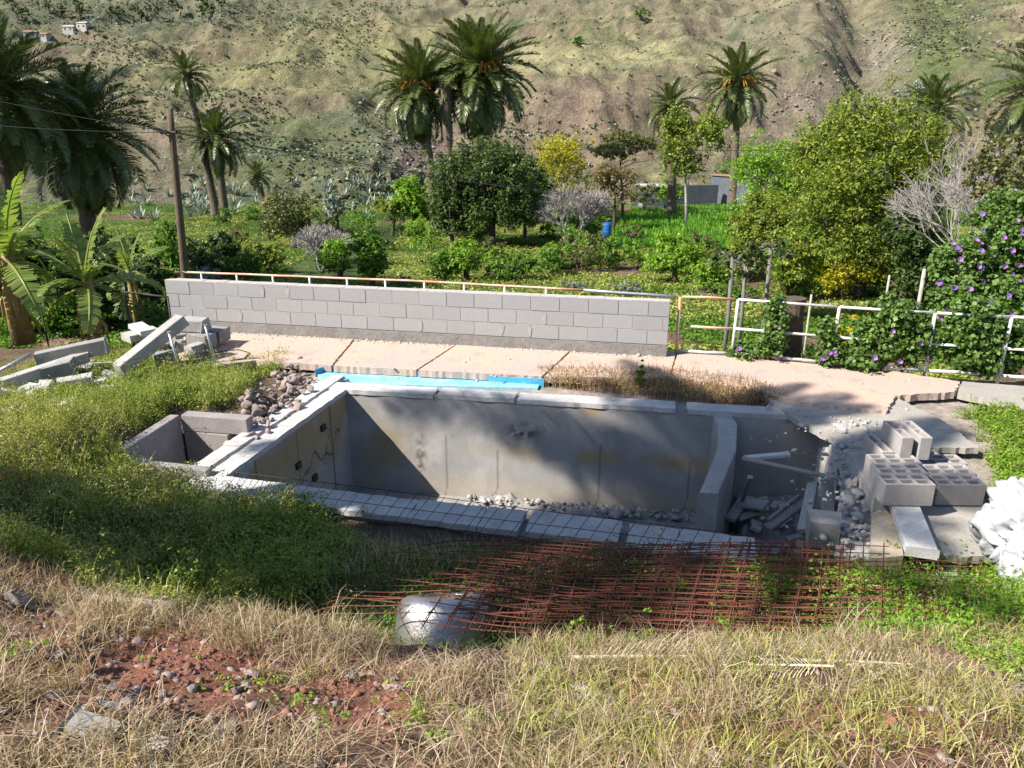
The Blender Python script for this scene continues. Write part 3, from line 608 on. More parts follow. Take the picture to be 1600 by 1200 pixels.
RW = [P(1284, 648, CT), P(1345, 662, CT), P(1410, 700, CT), P(1400, 760, CT), P(1380, 800, -.1), P(1370, 870, -.1), P(1304, 868, -.1), P(1310, 800, -.1), P(1316, 740, -.1), P(1300, 690, -.1)]
lumpy('broken_wall', RW, -2.0, CT+0.0, 'conc_l', pool, 5, 0.085, 0.03)
stl = q2(P(1262, 690, -.1))
RI = [P(1285, 655, CT), P(1330, 690, CT), P(1338, 740, CT), P(1320, 740, CT), P(1300, 700, CT)]
# right section back wall lip
lumpy('rough_edge', [P(1290, 648, CT), P(1345, 662, CT), P(1372, 690, CT), P(1330, 692, CT), P(1300, 668, CT)], -0.3, -0.06, 'conc_l', pool, 9, 0.05, 0.025)
# base rubble along foot of the far wall
lumpy('mortar_rubble', [pw(1.9, 0.0, 0), pw(5.5, 0.0, 0), pw(5.5, 0.3, 0), pw(4.8, 0.12, 0), pw(3.6, 0.28, 0), pw(2.9, 0.08, 0), pw(2.2, 0.16, 0)], -1.8, -1.72, 'conc', pool, 15, 0.10, 0.03)
CR = []; r_ = random.Random(31)
for k in range(260):
    u_ = 1335+r_.gauss(0, 32); v_ = r_.uniform(655, 860); p = P(u_, v_, -.04); CR.append((p[0], p[1], -.07+r_.uniform(0, .04)))
V, Fc_, R_ = rocks_stuff(np.array(CR), .028, 21); o = link('broken_crumbs', fast('broken_crumbs', V, Fc_), M['conc_l'], pool); o['kind'] = 'stuff'
CR = []
for k in range(200): q = pw(r_.uniform(1.9, 5.5), abs(r_.gauss(0, .16))+.03, -1.72); CR.append(q)
V, Fc_, R_ = rocks_stuff(np.array(CR), .03, 22); o = link('floor_crumbs', fast('floor_crumbs', V, Fc_), M['conc_l'], pool); o['kind'] = 'stuff'
# ------------------------------------------------------------------ blue painted strip of the old pool
bp = empty('old_pool_edge', P(660, 590, -0.1), 0, 'strip of blue painted old pool edge between the pink deck and the new rim', 'pool edge')
def bpart(pts, z0, z1, mat, name):
    o = MB().prism(pts, z0, z1).build(name, M[mat], None); o.parent = bp; o.matrix_parent_inverse = Matrix.Translation(-Vector(bp.location)); return o
bpart(jag([P(492, 576, -0.02), P(510, 569, -0.02), P(725, 582, -0.02), P(850, 590, -0.02), P(850, 591.5, -0.02), P(725, 583.5, -0.02), P(510, 570.5, -0.02)], 0.2, 0.004, 4), -0.3, -0.035, 'blue', 'painted_face')
bpart(jag([P(490, 577, -0.125), P(520, 570, -0.125), P(850, 590, -0.125), P(840, 606, -0.125), P(640, 602, -0.125), P(575, 600, -.125), P(545, 592, -.125), P(510, 600, -.125)], 0.2, 0.01, 5), -0.3, -0.125, 'bluel', 'painted_ledge')
# ------------------------------------------------------------------ small tank left of pool
tk = empty('concrete_tank', (-4.2, 9.1, 0), 0, 'small open mauve concrete tank sunk in the weeds left of the pool', 'tank')
tA = P(283, 648, 0.1); tB = P(385, 656, 0.1); tC = P(190, 706, 0.1); tD = P(325, 736, 0.02)
def tpart(name, a, b, w, z0, z1, mat='purple'):
    a = q2(a); b = q2(b); d = (b-a)/np.linalg.norm(b-a); n = np.array([-d[1], d[0]])
    o = MB().prism([tuple(a), tuple(b), tuple(b+n*w), tuple(a+n*w)], z0, z1).build(name, M[mat], None); o.parent = tk; o.matrix_parent_inverse = Matrix.Translation(-Vector(tk.location)); bevel(o, 0.012, 2); return o
tpart('wall', tC, q2(tA)-np.array([0.02, 0.0]), 0.14, -1.0, 0.10)
tpart('wall', tA, q2(tB)-np.array([0.28, -0.02]), 0.13, -1.0, -0.13)
tpart('beam', q2(tA)+np.array([0.0, -0.02]), tB, 0.17, -0.125, 0.105)
tpart('wall', q2(tC)+np.array([0.1, -0.05]), P(322, 733, 0.0), 0.12, -1.0, -0.02, 'conc')
tpart('column', P(347, 690, -0.1), P(362, 690, -0.1), 0.12, -1.0, -0.13, 'beige')
# ------------------------------------------------------------------ generic beam pieces (concrete rubble)
def chunk_mesh(l, w, h, seed, broken=True):
    r = random.Random(seed); mb = MB(); n = 4; vs = []
    for i in range(n+1):
        t = i/n; e = 0.0
        x = -l/2+l*t
        for a, b in ((-1, -1), (1, -1), (1, 1), (-1, 1)):
            j = 0.10 if (broken and i in (0, n)) else 0.015
            vs.append((x+r.uniform(-j, j)*min(w, h)*1.5, a*w/2*(1+r.uniform(-j, j)*0.4), b*h/2*(1+r.uniform(-j, j)*0.4)))
    fs = [(i*4+k, i*4+(k+1) % 4, (i+1)*4+(k+1) % 4, (i+1)*4+k) for i in range(n) for k in range(4)]+[(0, 1, 2, 3), (4*n+3, 4*n+2, 4*n+1, 4*n)]
    fs = [tuple(reversed(f)) for f in fs]
    me = mb.add(vs, fs).mesh('chunk'); return me
def seg_chunk(name, p0, p1, w, h, mat, label, cat, seed=0, group=None, roll=0, broken=True):
    p0 = Vector(p0); p1 = Vector(p1); d = p1-p0; me = chunk_mesh(d.length, w, h, seed, broken); me.name = name; me.materials.append(M[mat])
    o = link(name, me); o.location = (p0+p1)/2; o.rotation_euler = d.to_track_quat('X', 'Z').to_euler(); o.rotation_euler.rotate_axis('X', roll); bevel(o, 0.008, 1)
    return tag(o, label, cat, group)
G = ground
def gz(x, y): return float(G(np.array([x]), np.array([y]))[0])
GB = 'broken concrete beams heaped left of the wall'
seg_chunk('concrete_beam', P(186, 578, 0.16), at(284, 500, 12.4), 0.2, 0.2, 'conc_l', 'long square grey concrete beam leaning up diagonally on the heap beside the wall', 'beam', 1, GB)
seg_chunk('concrete_beam', P(-5, 603, 0.12), P(135, 557, 0.22), 0.17, 0.16, 'conc_l', 'long slender concrete beam lying low at the far left in the weeds', 'beam', 2, GB)
seg_chunk('concrete_beam', P(60, 562, 0.22), P(165, 540, 0.36), 0.2, 0.24, 'conc', 'rough dark grey concrete beam with chipped upper edge in the left heap', 'beam', 3, GB)
seg_chunk('concrete_beam', P(58, 587, 0.1), P(116, 572, 0.18), 0.26, 0.24, 'conc', 'short thick concrete beam with blunt end in the left heap', 'beam', 4, GB)
seg_chunk('concrete_beam', P(90, 600, 0.05), P(146, 590, 0.08), 0.25, 0.12, 'conc_l', 'short flat concrete beam at the front edge of the left heap', 'beam', 5, GB)
seg_chunk('concrete_beam', P(196, 528, 0.3), P(245, 517, 0.32), 0.35, 0.12, 'conc_l', 'pale flat concrete slab behind the leaning beam', 'slab', 6)
seg_chunk('concrete_beam', P(212, 508, 0.45), P(232, 520, 0.4), 0.25, 0.08, 'slabw', 'small white slab piece on top of the heap behind the leaning beam', 'slab', 7)
seg_chunk('concrete_beam', P(283, 505, 0.45), P(322, 508, 0.42), 0.32, 0.2, 'conc_l', 'concrete block piece on top of the heap right beside the wall end', 'block', 8)
seg_chunk('concrete_beam', P(320, 521, 0.2), P(352, 524, 0.18), 0.35, 0.22, 'conc', 'grey concrete beam end lying against the foot of the block wall', 'beam', 9)
seg_chunk('concrete_beam', P(296, 550, 0.1), P(322, 538, 0.12), 0.2, 0.18, 'conc_l', 'short pale concrete piece between the two steel legs', 'block', 10)
seg_chunk('concrete_beam', P(240, 562, 0.1), P(276, 556, 0.12), 0.2, 0.2, 'conc', 'dark concrete piece under the leaning beam by the left steel leg', 'block', 11)
seg_chunk('concrete_beam', P(300, 527, 0.22), P(330, 532, 0.2), 0.3, 0.2, 'conc', 'grey concrete piece in the heap between steel legs and wall', 'block', 12)
r_ = random.Random(5); k = 0
for (cu, cv, su, sv, n, zb) in ((165, 572, 40, 14, 14, 0.12), (280, 525, 28, 22, 16, 0.2), (40, 640, 55, 24, 9, 0.05), (95, 578, 60, 14, 12, 0.08), (35, 612, 45, 22, 16, 0.12), (130, 598, 40, 12, 10, 0.1)):
    for i in range(n):
        u_ = cu+r_.uniform(-su, su); v_ = cv+r_.uniform(-sv, sv); p = P(u_, v_, 0.05); z_ = gz(p[0], p[1])+zb*r_.uniform(0.2, 1.2)
        a = r_.uniform(0, 3.1); L = r_.uniform(.10, .2); d = Vector((math.cos(a)*L, math.sin(a)*L, r_.uniform(-.05, .05))); q = Vector((p[0], p[1], z_))
        seg_chunk('concrete_rubble', q-d, q+d, r_.uniform(.12, .2), r_.uniform(.08, .14), r_.choice(['conc_l', 'conc_l', 'conc', 'slabw']), 'broken lump of grey concrete in the rubble heap left of the deck', 'rubble', 40+k, 'concrete rubble left of the deck'); k += 1
for i, (u_, v_, L, a, lab) in enumerate(((60, 612, .15, .1, 'pale rectangular concrete block beside the weeds below the left heap'), (92, 640, .16, -.5, 'white concrete block half covered by weeds at the far left'), (5, 650, .26, 1.2, 'pale slab at the left edge of the picture leaning in the weeds'), (30, 655, .22, 2.0, 'pale broken slab second from the left edge in the weeds'), (103, 632, .13, .2, 'small light block with shaded end beside the white block at far left'))):
    p = P(u_, v_, 0.15); z_ = max(gz(p[0], p[1])+0.06, 0.1); d = Vector((math.cos(a)*L, math.sin(a)*L, 0.02)); seg_chunk('concrete_block', Vector((p[0], p[1], z_))-d, Vector((p[0], p[1], z_))+d, .2, .14, 'slabw', lab, 'block', 90+i)
def tubething(name, a, b, r, mat, label, cat, n=10): 
    a = Vector(a); b = Vector(b); return tag(MB().tube([Vector((0, 0, 0)), b-a], r, n).build(name, M[mat], None, True, a), label, cat)
def leg(u0, v0, u1, v1, Yt, label):
    b = P(u1, v1, 0.0); t = at(u0, v0, Yt); e = empty('steel_tube', b, 0, label, 'steel tube')
    MB().tube([Vector((0, 0, 0)), Vector(t-b)], 0.022, 10).build('tube', M['galv'], e, True)
    MB().box((0, 0, 0.006), (0.09, 0.09, 0.012)).build('foot_plate', M['galv'], e)
    MB().tube([Vector(t-b), Vector(t-b)+Vector((0.0, 0.0, 0.02))], 0.03, 8).build('cap', M['galv'], e)
leg(264, 520, 281, 576, 11.9, 'left one of two galvanised tubes standing in front of the rubble heap')
leg(321, 509, 336, 566, 12.1, 'right one of two galvanised tubes standing in front of the rubble heap')
tubething('pipe', P(-6, 582, 0.15), P(48, 554, 0.3), 0.03, 'galv', 'grey pipe lying on weeds at the left edge of the picture', 'pipe')
# cable on deck
pts = [P(u_, v_, 0.012) for u_, v_ in ((300, 568), (320, 556), (345, 549), (372, 546), (390, 551), (382, 560), (360, 563))]
tag(MB().tube(pts, 0.009, 5).build('cable', M['dark'], None, True), 'black cable looped on the deck beside the right steel tube', 'cable')
# ------------------------------------------------------------------ rock pile beside left rim
rm = [rock_mesh(s, 2, 0.5) for s in range(6)]; rmr = [m.copy() for m in rm]
for m in rm: m.materials.append(M['rock'])
for m in rmr: m.materials.append(M['redrock'])
def rock(p, s, i, label, group, red=False, name='rock', dz=0.4):
    o = link(name, (rmr if red else rm)[i % 6]); o.location = (float(p[0]), float(p[1]), float(p[2])+s*dz); o.scale = (s, s*random.uniform(.7, 1), s*random.uniform(.7, 1.1)); o.rotation_euler = (random.uniform(-.5, .5), random.uniform(-.5, .5), random.uniform(0, 6)); return tag(o, label, 'rock', group)
for i in range(170):
    t = random.random(); u_ = 385+90*t+random.gauss(0, 16); v_ = 655-75*t+random.gauss(0, 15)
    p = P(u_, v_, -0.05)
    if u_ > 540-(v_-585)*1.42: continue
    p[2] = gz(p[0], p[1])+0.12*random.random(); s_r = random.uniform(.05, .10) if i % 7 else .13; rock(p, s_r, i, ('large' if s_r > .12 else 'middling' if s_r > .075 else 'small')+' pinkish stone in the '+('upper' if v_ < 605 else 'middle' if v_ < 635 else 'lower')+' part of the heap by the left rim', 'rocks heaped beside the left pool rim')
# ------------------------------------------------------------------ hollow blocks at the right
def hollow(L, D, H, nx, ny, name='hollow_block', t=0.03):
    """block with through cells: webs as grid of boxes sharing a bottom plate"""
    mb = MB(); cw = (L-t*(nx+1))/nx; cd = (D-t*(ny+1))/ny
    xs = [-L/2]; 
    for i in range(nx): xs += [xs[-1]+t, xs[-1]+t+cw]
    xs.append(L/2); ysx = [-D/2]
    for i in range(ny): ysx += [ysx[-1]+t, ysx[-1]+t+cd]
    ysx.append(D/2); nxv = len(xs); nyv = len(ysx); zt = H; zd = H*0.25
    vi = {}; vs = []; fs = []
    def vtx(i, j, z):
        k = (i, j, z)
        if k not in vi: vi[k] = len(vs); vs.append((xs[i], ysx[j], z))
        return vi[k]
    for i in range(nxv-1):
        for j in range(nyv-1):
            hole = (i % 2 == 1) and (j % 2 == 1)
            zz = zd if hole else zt
            fs.append((vtx(i, j, zz), vtx(i+1, j, zz), vtx(i+1, j+1, zz), vtx(i, j+1, zz)))
            if hole:
                for (a, b) in (((i, j), (i, j+1)), ((i, j+1), (i+1, j+1)), ((i+1, j+1), (i+1, j)), ((i+1, j), (i, j))):
                    fs.append((vtx(*a, zt), vtx(*a, zd), vtx(*b, zd), vtx(*b, zt)))
    for (j, rev) in ((0, False), (nyv-1, True)):
        for i in range(nxv-1):
            q = (vtx(i, j, 0.0), vtx(i+1, j, 0.0), vtx(i+1, j, zt), vtx(i, j, zt)); fs.append(tuple(reversed(q)) if rev else q)
    for (i, rev) in ((0, True), (nxv-1, False)):
        for j in range(nyv-1):
            q = (vtx(i, j, 0.0), vtx(i, j+1, 0.0), vtx(i, j+1, zt), vtx(i, j, zt)); fs.append(tuple(reversed(q)) if rev else q)
    fs.append((vtx(0, 0, 0.0), vtx(0, nyv-1, 0.0), vtx(nxv-1, nyv-1, 0.0), vtx(nxv-1, 0, 0.0)))
    mb.add(vs, fs); me = mb.mesh(name); me.materials.append(M['cinder']); return me
hb = hollow(0.5, 0.25, 0.235, 3, 2); hs_ = hollow(0.5, 0.13, 0.26, 2, 1, 'thin_block')
def hblock(me, p, rz, label, group, rx=0, ry=0, name='hollow_block'):
    o = link(name, me); o.location = [float(c) for c in p]; o.rotation_euler = (rx, ry, rz); tag(o, label, 'concrete block', group); bevel(o, 0.006, 1); return o
ft = P(1424, 757, 0.36); fz = 0.36-0.235
for i, lab in enumerate(('front hollow block of the left row resting on the white slab', 'middle hollow block of the left row beside the pool end', 'rear hollow block of the left row behind the front two')):
    hblock(hb, (ft[0]+0.065*i, ft[1]+0.125+0.258*i, fz-0.004*i), -0.03+0.02*i, lab, 'hollow concrete blocks stacked right of the pool')
o = MB().prism(jag([(ft[0]-.24, ft[1]+.2), (ft[0]+.28, ft[1]+.2), (ft[0]+.5, ft[1]+1.35), (ft[0]-.05, ft[1]+1.35)], .15, .015, 3), -.3, .112).build('plinth', M['conc_l'], None); tag(o, 'rough concrete base under the left row of hollow blocks', 'plinth')
gt = P(1505, 757, 0.24)
for i in range(3):
    for j in range(2):
        if i == 0 and j == 0: pass
        lab = ('front right', 'front left')[j] if i == 0 else (('middle right', 'middle left')[j] if i == 1 else ('rear right', 'rear left')[j])
        if j == 1 and i == 0: continue
        hblock(hb, (gt[0]+0.0-0.515*j+0.05*i, gt[1]+0.125+0.26*i+(0.1*j), 0.0), 0.02*(i-1), lab+' hollow block of the low group right of the stacked row', 'hollow concrete blocks stacked right of the pool')
hblock(hb, (gt[0]-0.12, gt[1]+0.93, 0.0), 0.1, 'farthest hollow block of the low group near the weeds', 'hollow concrete blocks stacked right of the pool')
zb = 0.36
for i, (dx, lab) in enumerate(((0.20, 'left one of two thin blocks standing on edge on top of the stack'), (0.40, 'right one of two thin blocks standing on edge on top of the stack'))):
    hblock(hs_, (ft[0]+dx+0.10, ft[1]+0.97, zb-0.06), math.pi/2-0.04, lab, 'thin hollow blocks standing on edge', ry=0.0)
hblock(hs_, (ft[0]+0.12, ft[1]+1.0, 0.12), math.pi/2-0.02, 'lone thin block standing on edge left of the stack', 'thin hollow blocks standing on edge')
hblock(hb, (ft[0]+0.38, ft[1]+1.0, 0.06), -0.03, 'rear hollow block carrying the thin blocks', 'hollow concrete blocks stacked right of the pool')
# white slab under blocks, beige column
a = P(1424, 776, 0.12); b_ = P(1440, 868, 0.02)
seg_chunk('white_slab', (a[0], a[1]+0.3, 0.075), (b_[0], b_[1], 0.045), 0.27, 0.09, 'slabw', 'long white slab running under the hollow blocks towards the viewer', 'slab', 70, broken=False)
o = MB().prism(jag([P(1362, 800, 0), P(1404, 796, 0), P(1412, 868, 0), P(1360, 872, 0)], .15, .01, 8), -0.4, 0.0).build('beige_plinth', M['beige'], None); tag(o, 'beige rendered plinth between the pool end and the white slab', 'plinth')
seg_chunk('timber_post', P(1334, 755, 0.0), at(1387, 684, P(1387, 700, 0)[1]), 0.05, 0.05, 'wood', 'pale timber stick leaning against the stacked blocks', 'timber', 71, broken=False)
# pit debris in right section
def board(a, b, w, h, mat, lab, seed, cat='board', roll=0): seg_chunk('board', a, b, w, h, mat, lab, cat, seed, roll=roll, broken=False)
def inpit(u_, v_, z_): return P(u_, v_, z_)
board(P(1160, 716, -0.15), P(1310, 748, -0.12), 0.07, 0.035, 'wood', 'long pale batten laid across the right pit', 101)
board(P(1165, 716, -0.17), P(1232, 710, -0.12), 0.09, 0.05, 'slabw', 'short white profile lying beside the batten over the right pit', 102)
board(P(1172, 745, -0.3), P(1158, 790, -1.2), 0.05, 0.03, 'wood', 'thin stick leaning against the divider in the pit', 103)
board(P(1158, 785, -1.05), P(1198, 790, -1.0), 0.28, 0.04, 'conc_l', 'square tile slab lying on the pit debris', 104)
board(P(1140, 812, -1.1), P(1162, 780, -1.05), 0.14, 0.03, 'wood', 'short grey board leaning beside the divider', 105)
board(P(1152, 810, -1.15), P(1185, 800, -1.1), 0.12, 0.03, 'wood', 'small board flat under the square tile', 106)
board(P(1198, 826, -1.0), P(1256, 784, -0.8), 0.14, 0.05, 'conc', 'dark plank sloping across the pit', 107)
board(P(1200, 815, -0.95), P(1248, 776, -0.75), 0.04, 0.08, 'wood', 'thin timber edge beside the dark plank', 108)
board(P(1270, 756, -0.3), P(1255, 830, -0.5), 0.13, 0.05, 'conc_l', 'upright grey plank at the right of the pit, nearer one', 109, roll=0.4)
board(P(1292, 752, -0.25), P(1294, 812, -0.4), 0.14, 0.05, 'wood', 'upright timber plank at the right of the pit, middle one', 110, roll=-0.3)
board(P(1314, 735, -0.2), P(1308, 806, -0.4), 0.07, 0.05, 'bark', 'dark narrow plank at the right of the pit against broken wall', 111)
seg_chunk('concrete_step', P(1262, 832, -0.12), P(1312, 838, -0.12), 0.28, 0.4, 'conc', 'squared concrete step at the near right corner of the pit', 'step', 112)
lumpy('pit_rubble', [pw(5.85, 0.1, 0), pw(6.9, 0.1, 0), pw(6.9, 2.6, 0), pw(5.85, 2.4, 0)], -1.8, -1.3, 'conc', pool, 25, 0.18, 0.05)
r_ = random.Random(9)
for i in range(16):
    p = pw(6.0+r_.uniform(0, .8), 0.5+r_.uniform(0, 1.6), -1.2); a = r_.uniform(0, 3); L = r_.uniform(.06, .14); d = Vector((math.cos(a)*L, math.sin(a)*L, .02)); seg_chunk('concrete_rubble', Vector(p)-d, Vector(p)+d, .1, .06, 'conc_l', 'small broken concrete piece lying in the right pit', 'rubble', 120+i, 'concrete pieces in the right pit')
# ------------------------------------------------------------------ white sacks at the right edge
def sack(p, s, seed, lab):
    V, Fc = ico_arr(5); r = np.random.RandomState(seed); V = V.copy(); amp = np.zeros(len(V))
    for f, a in ((2.2, .18), (4.5, .28), (9, .16), (19, .07)):
        q = V*f+r.uniform(0, 9, 3); w = fbm(q[:, 0]+q[:, 2]*.7, q[:, 1]+q[:, 2]*.5, seed, 2); amp += a*(1-2*np.abs(2*w-1))
    V = V*(1+amp[:, None]); V = V*np.array(s); V[:, 2] = np.maximum(V[:, 2], -s[2]*0.8)
    o = link('plastic_sack', fast('plastic_sack', V, Fc), M['sack']); o.location = [float(c) for c in p]; tag(o, lab, 'sack', 'white plastic sacks piled at the right edge')
c = P(1590, 900, 0.25)
sack((c[0]+0.33, c[1]+0.0, 0.30), (0.30, 0.30, 0.30), 1, 'crumpled white plastic sack at the bottom of the pile at the right edge')
sack((c[0]+0.33, c[1]+0.42, 0.42), (0.30, 0.30, 0.34), 2, 'upper white plastic sack leaning behind the bottom one at the right edge')
sack((c[0]+0.22, c[1]-0.34, 0.34), (0.28, 0.26, 0.30), 5, 'lowest white plastic sack nearest the viewer at the right edge')
sack((c[0]+0.7, c[1]+0.15, 0.45), (0.33, 0.35, 0.36), 3, 'white plastic sack farthest right, cut by the picture edge')
r_ = random.Random(4)
for i in range(14):
    u_ = 1500+r_.uniform(-20, 45); v_ = 852+r_.uniform(-25, 22); p = P(u_, v_, 0.1); a = r_.uniform(0, 3); L = r_.uniform(.03, .1); d = Vector((math.cos(a)*L, math.sin(a)*L, 0.01)); q = Vector((p[0], p[1], gz(p[0], p[1])+0.05))
    seg_chunk('foam_scrap', q-d, q+d, r_.uniform(.05, .12), .025, 'sack', 'white foam scrap on the ground beside the sacks', 'scrap', 150+i, 'white foam scraps by the sacks')
# ------------------------------------------------------------------ rebar mesh sheets
def rebar(label, c, nx, ny, mat, seed, sag=0.03, curl=0.0, rad=0.0045, group=None):
    """c: FL, FR, NR, NL corner points"""
    r = random.Random(seed); c = [Vector(q) for q in c]
    ph = [r.uniform(0, 6) for _ in range(6)]
    def S(a, b):
        p = (c[0].lerp(c[1], a)).lerp(c[3].lerp(c[2], a), b)
        z = sag*(math.sin(a*5+ph[0])*0.5+math.sin(b*4+ph[1])*0.4+math.sin(a*11+b*3+ph[2])*0.25)
        if curl and a < 0.25: k = (0.25-a)/0.25; z -= curl*k*k
        return p+Vector((0, 0, z))
    mb = MB()
    for j in range(ny+1):
        b = j/ny; a0 = -0.015+r.uniform(-.01, .01); mb.tube([S(a0+(1.03)*i/26, b) for i in range(27)], rad, 4, False)
    for i in range(nx+1):
        a = i/nx; mb.tube([S(a, -0.06+1.12*k/8)-Vector((0, 0, rad*1.6)) for k in range(9)], rad, 4, False)
    e = mb.build('rebar_mesh', M[mat], None, False); return tag(e, label, 'steel mesh', group)
rebar('dark thin steel mesh sheet laid over the near pool rim', [P(372, 738, -0.06), P(1170, 836, -0.03), P(1150, 880, 0.18), P(335, 788, -0.04)], 36, 2, 'rustd', 1, 0.012, rad=0.004)
for k, (FLp, FRp, NRp, NLp, lab) in enumerate((
    ((590, 838, .12), (1190, 858, .18), (1160, 930, .42), (520, 925, .40), 'steel mesh sheet bent down at its left end, farthest of the rusty pile'),
    ((540, 862, .22), (900, 860, .28), (850, 962, .62), (430, 955, .50), 'rusty steel mesh sheet with curled left end reaching left of the drum'),
    ((880, 866, .26), (1530, 880, .34), (1540, 965, .50), (850, 968, .60), 'rusty steel mesh sheet reaching right under the weeds'))):
    L = (Vector(P(*FLp))-Vector(P(*FRp))).length; D_ = (Vector(P(*FLp))-Vector(P(*NLp))).length
    rebar(lab, [P(*FLp), P(*FRp), P(*NRp), P(*NLp)], max(8, round(L/0.165)), max(4, round(D_/0.15)), 'rust' if k else 'rustd', 10+k, 0.035, 0.25 if k < 2 else 0.0, group='rusty steel mesh sheets piled before the pool')
r_ = random.Random(77)
for k, lab in enumerate(('bottom sheet of the rusty steel mesh pile right of the drum', 'second sheet from the bottom of the rusty steel mesh pile', 'third sheet of the rusty steel mesh pile, shifted to the left', 'fourth sheet of the rusty steel mesh pile, shifted to the right', 'topmost sheet of the rusty steel mesh pile, jutting out over the drum')):
    ox = (-.06, .02, -.34, .30, -.165)[k]; oy = r_.uniform(-.022, .022); oz = .014*k; rt = r_.uniform(-.012, .012)
    cs = []
    for (a, b, z) in ((800, 852, .28), (1325, 866, .30), (1300, 1016, .58), (745, 972, .66)):
        p = P(a, b, z); dx = p[0]-1.2; dy = p[1]-5.4; cs.append((1.2+dx*math.cos(rt)-dy*math.sin(rt)+ox, 5.4+dx*math.sin(rt)+dy*math.cos(rt)+oy, z+oz))
    L = (Vector(cs[0])-Vector(cs[1])).length; D_ = (Vector(cs[0])-Vector(cs[3])).length
    rebar(lab, cs, round(L/0.165), max(4, round(D_/0.17)), 'rust', 30, 0.05, 0, .0048, group='rusty steel mesh sheets piled before the pool')
for i in range(5):
    a = P(520+i*50+r_.uniform(-30, 30), 900+r_.uniform(-15, 40), 0.4); b_ = P(900+i*90+r_.uniform(-60, 60), 925+r_.uniform(-20, 40), 0.62); tubething('steel_bar', a, b_, 0.0045, 'rust', ('lowest', 'second', 'middle', 'fourth', 'highest')[i]+' loose rusty steel bar lying across the left side of the mesh pile', 'steel bar', 5)
# ------------------------------------------------------------------ dented metal drum
dc = P(697, 941, 0.60); dr = 0.375
dc = P(699, 1044, 0.0)
e = empty('metal_drum', dc, 0.12, 'dented silvery metal drum lying tilted in the dry grass under the mesh', 'drum'); e.rotation_euler = (-0.5, 0.03, 0.12)
prof = [(0.98, -0.05), (1.0, 0.0), (1.0, 0.12), (0.985, 0.26), (0.95, 0.37), (0.905, 0.44), (0.83, 0.49), (0.72, 0.515), (0.6, 0.52), (0.55, 0.50), (0.3, 0.50), (0.0, 0.50)]
vs = []; nseg = 48
for (rr, hh) in prof:
    for k in range(nseg):
        th = 2*math.pi*k/nseg; d = 1+0.018*math.sin(3*th+hh*7)+0.010*math.sin(7*th-hh*15)-0.05*math.exp(-((th-4.3)/0.35)**2-((hh-.3)/.12)**2)-0.03*math.exp(-((th-5.2)/0.3)**2-((hh-.2)/.1)**2)
        vs.append((dr*rr*d*math.cos(th)*1.05, dr*rr*d*math.sin(th)*0.95, hh+0.012*math.sin(2*th+1)))
fs = [(i*nseg+k, i*nseg+(k+1) % nseg, (i+1)*nseg+(k+1) % nseg, (i+1)*nseg+k) for i in range(len(prof)-1) for k in range(nseg)]
MB().add(vs, fs).build('shell', M['drum'], e, True)
ring = [(dr*1.07*math.cos(2*math.pi*k/40), dr*.97*math.sin(2*math.pi*k/40), -0.04) for k in range(41)]
MB().tube(ring, 0.012, 6).build('rim', M['drum'], e, True)
MB().tube([(dr*.5*math.cos(2*math.pi*k/30), dr*.45*math.sin(2*math.pi*k/30), 0.505) for k in range(31)], 0.008, 6).build('bottom_ring', M['drum'], e, True)
# ------------------------------------------------------------------ palms
def frond_mesh(name, L, curve, nl, wleaf, lleaf, droop, mat, seed=0, vshape=0.45, rr0=0.035):
    """rachis along +X starting at origin, bending down (-Z)."""
    r = np.random.RandomState(seed); n = 14; pts = []; tans = []; ang = 0.0; p = np.array([0., 0., 0.]); ds = L/n
    for i in range(n+1):
        pts.append(p.copy()); tans.append(np.array([math.cos(ang), 0, -math.sin(ang)])); p = p+tans[-1]*ds; ang += curve/n*(0.4+1.2*i/n)
    pts = np.array(pts); tans = np.array(tans)
    mb = MB(); mb.tube([tuple(q) for q in pts], [rr0*(1-0.85*i/n)+0.004 for i in range(n+1)], 4, False)
    RV = np.array(mb.v); RF = np.array(mb.f)
    t = np.linspace(0.10, 0.995, nl); idx = t*n; i0 = np.minimum(idx.astype(int), n-1); fr = (idx-i0)[:, None]
    C = pts[i0]*(1-fr)+pts[i0+1]*fr; T = tans[i0]; Nn = np.stack([-T[:, 2], 0*T[:, 0], T[:, 0]], 1); Nn = np.where(Nn[:, 2:3] < 0, -Nn, Nn) if curve < 1.2 else np.stack([-T[:, 2]*1.0, 0*T[:, 0], T[:, 0]], 1)
    parts = [(RV, RF, np.full(len(RF), 0.9))]
    for s in (-1, 1):
        ln = lleaf*(np.sin(np.pi*np.clip(t*0.92+0.08, 0, 1))**0.6*0.95+0.12)*r.uniform(.85, 1.1, nl)
        side = np.tile(np.array([0, s*1.0, 0]), (nl, 1)); fw = 0.55+0.6*t
        D = unit(side+T*fw[:, None]+Nn*(vshape+r.normal(size=(nl, 1))*0.18)); m = C+D*(ln*0.5)[:, None]; tip = C+D*(ln*0.9)[:, None]+np.array([0, 0, -1])*(ln*droop)[:, None]
        wv = unit(T+0.6*Nn*s*0+np.array([0, 0, 0.15])*r.normal(size=(nl, 1)))*wleaf*0.5
        V = np.stack([C-wv*0.5, C+wv*0.5, m+wv, tip, m-wv], 1)
        V4 = np.stack([C-wv*.5, C+wv*.5, m+wv, m-wv, m-wv, m+wv, tip+wv*.1, tip-wv*.1], 1).reshape(-1, 3)
        o = (np.arange(nl)*8)[:, None]; Fq = np.concatenate([o+np.array([[0, 1, 2, 3]]), o+np.array([[4, 5, 6, 7]])], 1).reshape(-1, 4)
        parts.append((V4, Fq, np.repeat(r.uniform(0, 0.8, nl), 2)))
    V, Fq, R = join(parts); me = fast(name, V, Fq, R); me.materials.append(M[mat]); return me
FR = {}
